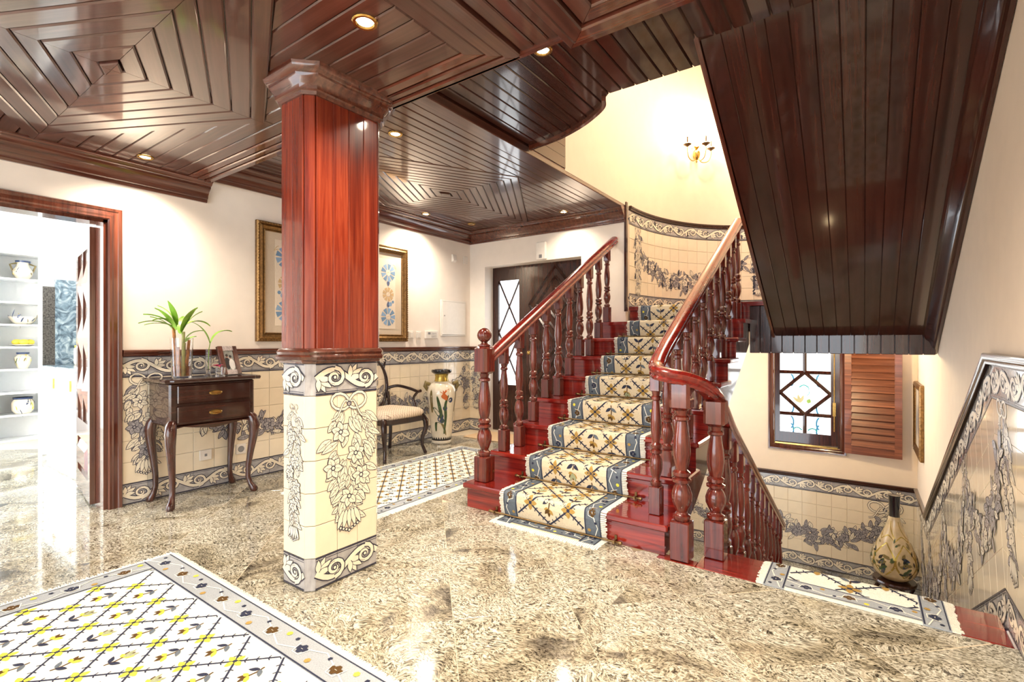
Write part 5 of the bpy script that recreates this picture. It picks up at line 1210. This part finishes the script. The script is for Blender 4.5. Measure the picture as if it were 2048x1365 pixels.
for k, a in enumerate((-1.25, 0.05, 1.25)):
    dx_, dy_ = cos(a) * .15 + .05, sin(a) * .19
    pth = spline([(.06, 0, -.03), (.05 + (dx_ - .05) * .35, dy_ * .35, -.09), (.05 + (dx_ - .05) * .8, dy_ * .8, -.075), (dx_, dy_, -.0), (dx_, dy_, .06)], 6)
    ar = MB().tube(pth, .0055, 8).build('arm', M['brass'], sc_, smooth=True)
    MB().lathe([(.006, .055), (.05, .085), (.048, .088), (.02, .105), (.004, .105)], 14, (dx_, dy_, 0)).build('drip_pan', M['dark_metal'], ar, smooth=True)
    MB().lathe([(.01, .1), (.011, .18), (.004, .182)], 12, (dx_, dy_, 0)).build('candle', M['dark_metal'], ar, smooth=True)
    MB().lathe([(.006, .181), (.014, .2), (.012, .22), (.003, .245)], 12, (dx_, dy_, 0)).build('bulb', M['flame'], ar, smooth=True)
    l = bpy.data.lights.new('sconce_lamp', 'POINT'); l.energy = 13; l.color = (1, .80, .50); l.shadow_soft_size = .02
    link('lamp', l, sc_, (dx_, dy_, .27))
cl_ = thing('ceiling_lamp', 'small warm ceiling lamp under the stair landing by the window', 'lamp', (-.45, 5.75, 1.2495))
MB().lathe([(.09, -.0005), (.095, -.012), (.08, -.02)], 20).build('base', M['brass'], cl_, smooth=True); MB().lathe([(.078, -.019), (.07, -.05), (.04, -.075), (.003, -.08)], 18).build('globe', plain('lit_opal_globe', (1, .9, .7), .3, emit=((1, .8, .5), 12)), cl_, smooth=True)
l = bpy.data.lights.new('ceiling_lamp_bulb', 'POINT'); l.energy = 36; l.color = (1, .76, .42); l.shadow_soft_size = .06; link('lamp', l, cl_, (0, 0, -.13))
t = thing('ceiling_lamp', 'square flush ceiling lamp high above the stairs', 'lamp', (-.9, 4.6, 5.0995))  # invented fixture around the stairwell fill light, out of view
MB().box(-.62, .62, -.62, .62, -.06, -.0005).build('frame', M['white_plastic'], t); MB().box(-.59, .59, -.59, .59, -.08, -.061).build('diffuser', plain('lit_opal_panel', (1, .95, .85), .4, emit=((1, .9, .74), 1.5)), t)
# ------------------------------------------------------------------ kitchen seen through the doorway
KX, KY = -8.3, 1.95
struct('wall_kitchen', MB().box(KX - .1, KX, -1.6, KY, -.1, 2.8).box(KX - .1, XL - .14, KY, KY + .1, -.1, 2.8), M['kitchen_white'], 'white kitchen walls beyond the doorway')
struct('ceiling_kitchen', MB().box(KX, XL - .14, -1.6, KY, 2.55, 2.65), M['kitchen_white'], 'white kitchen ceiling')
kc = thing('kitchen_cabinet', 'white kitchen base cabinet under the marble splashback', 'cabinet', (-5.7, 1.64, 0))
MB().box(-6.78, -4.62, 1.37, 1.94, .001, .88).build('body', M['kitchen_white'], kc, world=True)
for k in range(4): d = MB().cbox(-6.78 + k * .54 + .003, -6.78 + (k + 1) * .54 - .003, 1.35, 1.369, .1, .87, .003).build('door', M['kitchen_white'], kc, world=True); MB().box(-6.4 + k * .54, -6.39 + k * .54, 1.335, 1.35, .7, .8).build('handle', M['brass'], d, world=True)
tag(MB().cbox(-6.79, -4.62, 1.33, 1.94, .8805, .915, .004).build('worktop', M['marble']), 'blue-grey marble kitchen worktop with canisters on it', 'worktop')
tag(MB().box(-6.83, -6.80, 1.44, 1.945, .916, 1.80).build('splashback', M['marble']), 'blue-grey marble splashback at the end of the kitchen worktop', 'splashback')
struct('wall_kitchen_end', MB().box(-6.98, -6.831, 1.345, 1.95, .0, 2.55), M['kitchen_white'], 'white end wall of the kitchen worktop')
tag(MB().box(-6.829, -6.80, 1.345, 1.439, .916, 1.72).build('edge_panel', M['dark_granite']), 'narrow dark granite strip beside the marble splashback', 'panel')
kh = thing('wall_cabinet', 'white kitchen wall cabinet and hood above the splashback', 'cabinet', (-5.7, 1.75, 1.69))
MB().box(-6.79, -4.62, 1.66, 1.94, 1.72, 2.54).build('body', M['kitchen_white'], kh, world=True)
for k in range(4): MB().cbox(-6.79 + k * .542 + .003, -6.79 + (k + 1) * .542 - .003, 1.64, 1.659, 1.725, 2.53, .003).build('door', M['kitchen_white'], kh, world=True)
M['lemon'] = plain('lemon_yellow', (.78, .62, .06), .4)
for k in range(4):
    t = thing('canister', ['leftmost flowered canister on the kitchen worktop', 'second flowered canister from the dark granite panel', 'third flowered canister from the dark granite panel', 'flowered canister nearest the open door'][k], 'canister', (-6.65 + k * .2, 1.62 + .06 * k, .9155), group='canisters on the kitchen worktop')
    hh = .2 - .02 * k; MB().lathe([(.06, .001), (.068, .02), (.068, hh - .03), (.055, hh - .02)], 16).build('jar', M['vz'], t, smooth=True); MB().lathe([(.06, hh - .02), (.062, hh), (.02, hh + .012), (.014, hh + .03), (.003, hh + .035)], 16).build('lid', M['lemon'], t, smooth=True)
sh_ = thing('display_shelf', 'white niche shelves with painted pottery in the kitchen', 'shelf', (-8.14, 1.46, 0))
SZ = [.29, .55, .82, 1.08, 1.34, 1.60, 1.87, 2.17]
MB().box(-8.295, -8.28, 1.2, 1.66, .001, 2.3).build('back', M['kitchen_white'], sh_, world=True)
for xa in (1.2, 1.64): MB().box(-8.279, -7.98, xa, xa + .02, .001, 2.3).build('side', M['kitchen_white'], sh_, world=True)
for z in [.001] + SZ: MB().box(-8.279, -7.98, 1.221, 1.639, z, z + .02).build('shelf', M['kitchen_white'], sh_, world=True)
SHP = {'jug': [(.05, .001), (.085, .05), (.09, .1), (.06, .15), (.05, .19), (.065, .22)], 'bowl': [(.06, .001), (.09, .02), (.13, .09), (.125, .09)], 'pot': [(.07, .001), (.1, .04), (.1, .13), (.075, .17), (.085, .19)], 'urn': [(.045, .001), (.07, .06), (.075, .13), (.04, .17), (.055, .19)]}
def pottery(kind, y, z, label):
    t = thing('pottery_' + kind, label, {'jug': 'jug', 'bowl': 'bowl', 'pot': 'pot', 'urn': 'vase'}[kind], (-8.11, y, z + .0205)); pr = SHP[kind]
    MB().lathe(pr, 18).build('body', M['vz'], t, smooth=True); zt = pr[-1][1]
    if kind != 'bowl': MB().lathe([(pr[-1][0], zt - .02), (pr[-1][0] + .004, zt), (pr[-1][0] - .01, zt)], 16).build('rim', M['v_blue'], t, smooth=True)
    if kind == 'jug':
        for s_ in (-1, 1): MB().tube([(0, s_ * .055, .19), (0, s_ * .11, .17), (0, s_ * .085, .09)], .01, 8).build('handle', M['v_olive'], t, smooth=True)
    P = Paint(['v_green', 'lemon', 'v_blue', 'v_olive'], .001); R = random.Random(int(z * 100))
    for i in range(18): P.blade(R.uniform(0, 6.2), R.uniform(pr[1][1], pr[-3][1] if len(pr) > 4 else .08), R.uniform(-.4, .4), .3, .03, R.choice(P.mats))
    P.build('painted_leaves', lambda u, v, h: ((prof_r(pr, max(pr[0][1], min(pr[-1][1], v))) + h) * cos(u), (prof_r(pr, max(pr[0][1], min(pr[-1][1], v))) + h) * sin(u), v), t, world=False)
pottery('jug', 1.43, SZ[6], 'two-handled painted jug on the top kitchen niche shelf'); pottery('bowl', 1.43, SZ[4], 'wide painted bowl in the kitchen niche'); pottery('urn', 1.43, SZ[2], 'small painted urn in the middle of the kitchen niche'); pottery('pot', 1.43, SZ[0], 'squat painted pot low in the kitchen niche')
lm = thing('fruit_plate', 'plate of ceramic lemons on a kitchen niche shelf', 'fruit plate', (-8.11, 1.43, SZ[3] + .0205)); MB().lathe([(.06, .001), (.12, .02), (.118, .024), (.05, .008)], 18).build('plate', M['vz'], lm, smooth=True)
for k in range(5): MB().sphere((.05 * cos(k * 1.26), .06 * sin(k * 1.26), .05), .035, 10, 6, (1, 1.25, 1)).build('lemon', M['lemon'], lm, smooth=True)
ld = thing('ladle', 'steel ladle hanging beside the kitchen splashback', 'ladle', (-6.4, 1.93, 1.1)); MB().tube([(0, 0, .04), (0, 0, .42)], .005, 6).build('handle', M['grey'], ld); MB().sphere((0, -.01, .02), .04, 12, 8, (1, .6, .8)).build('bowl', M['grey'], ld, smooth=True)
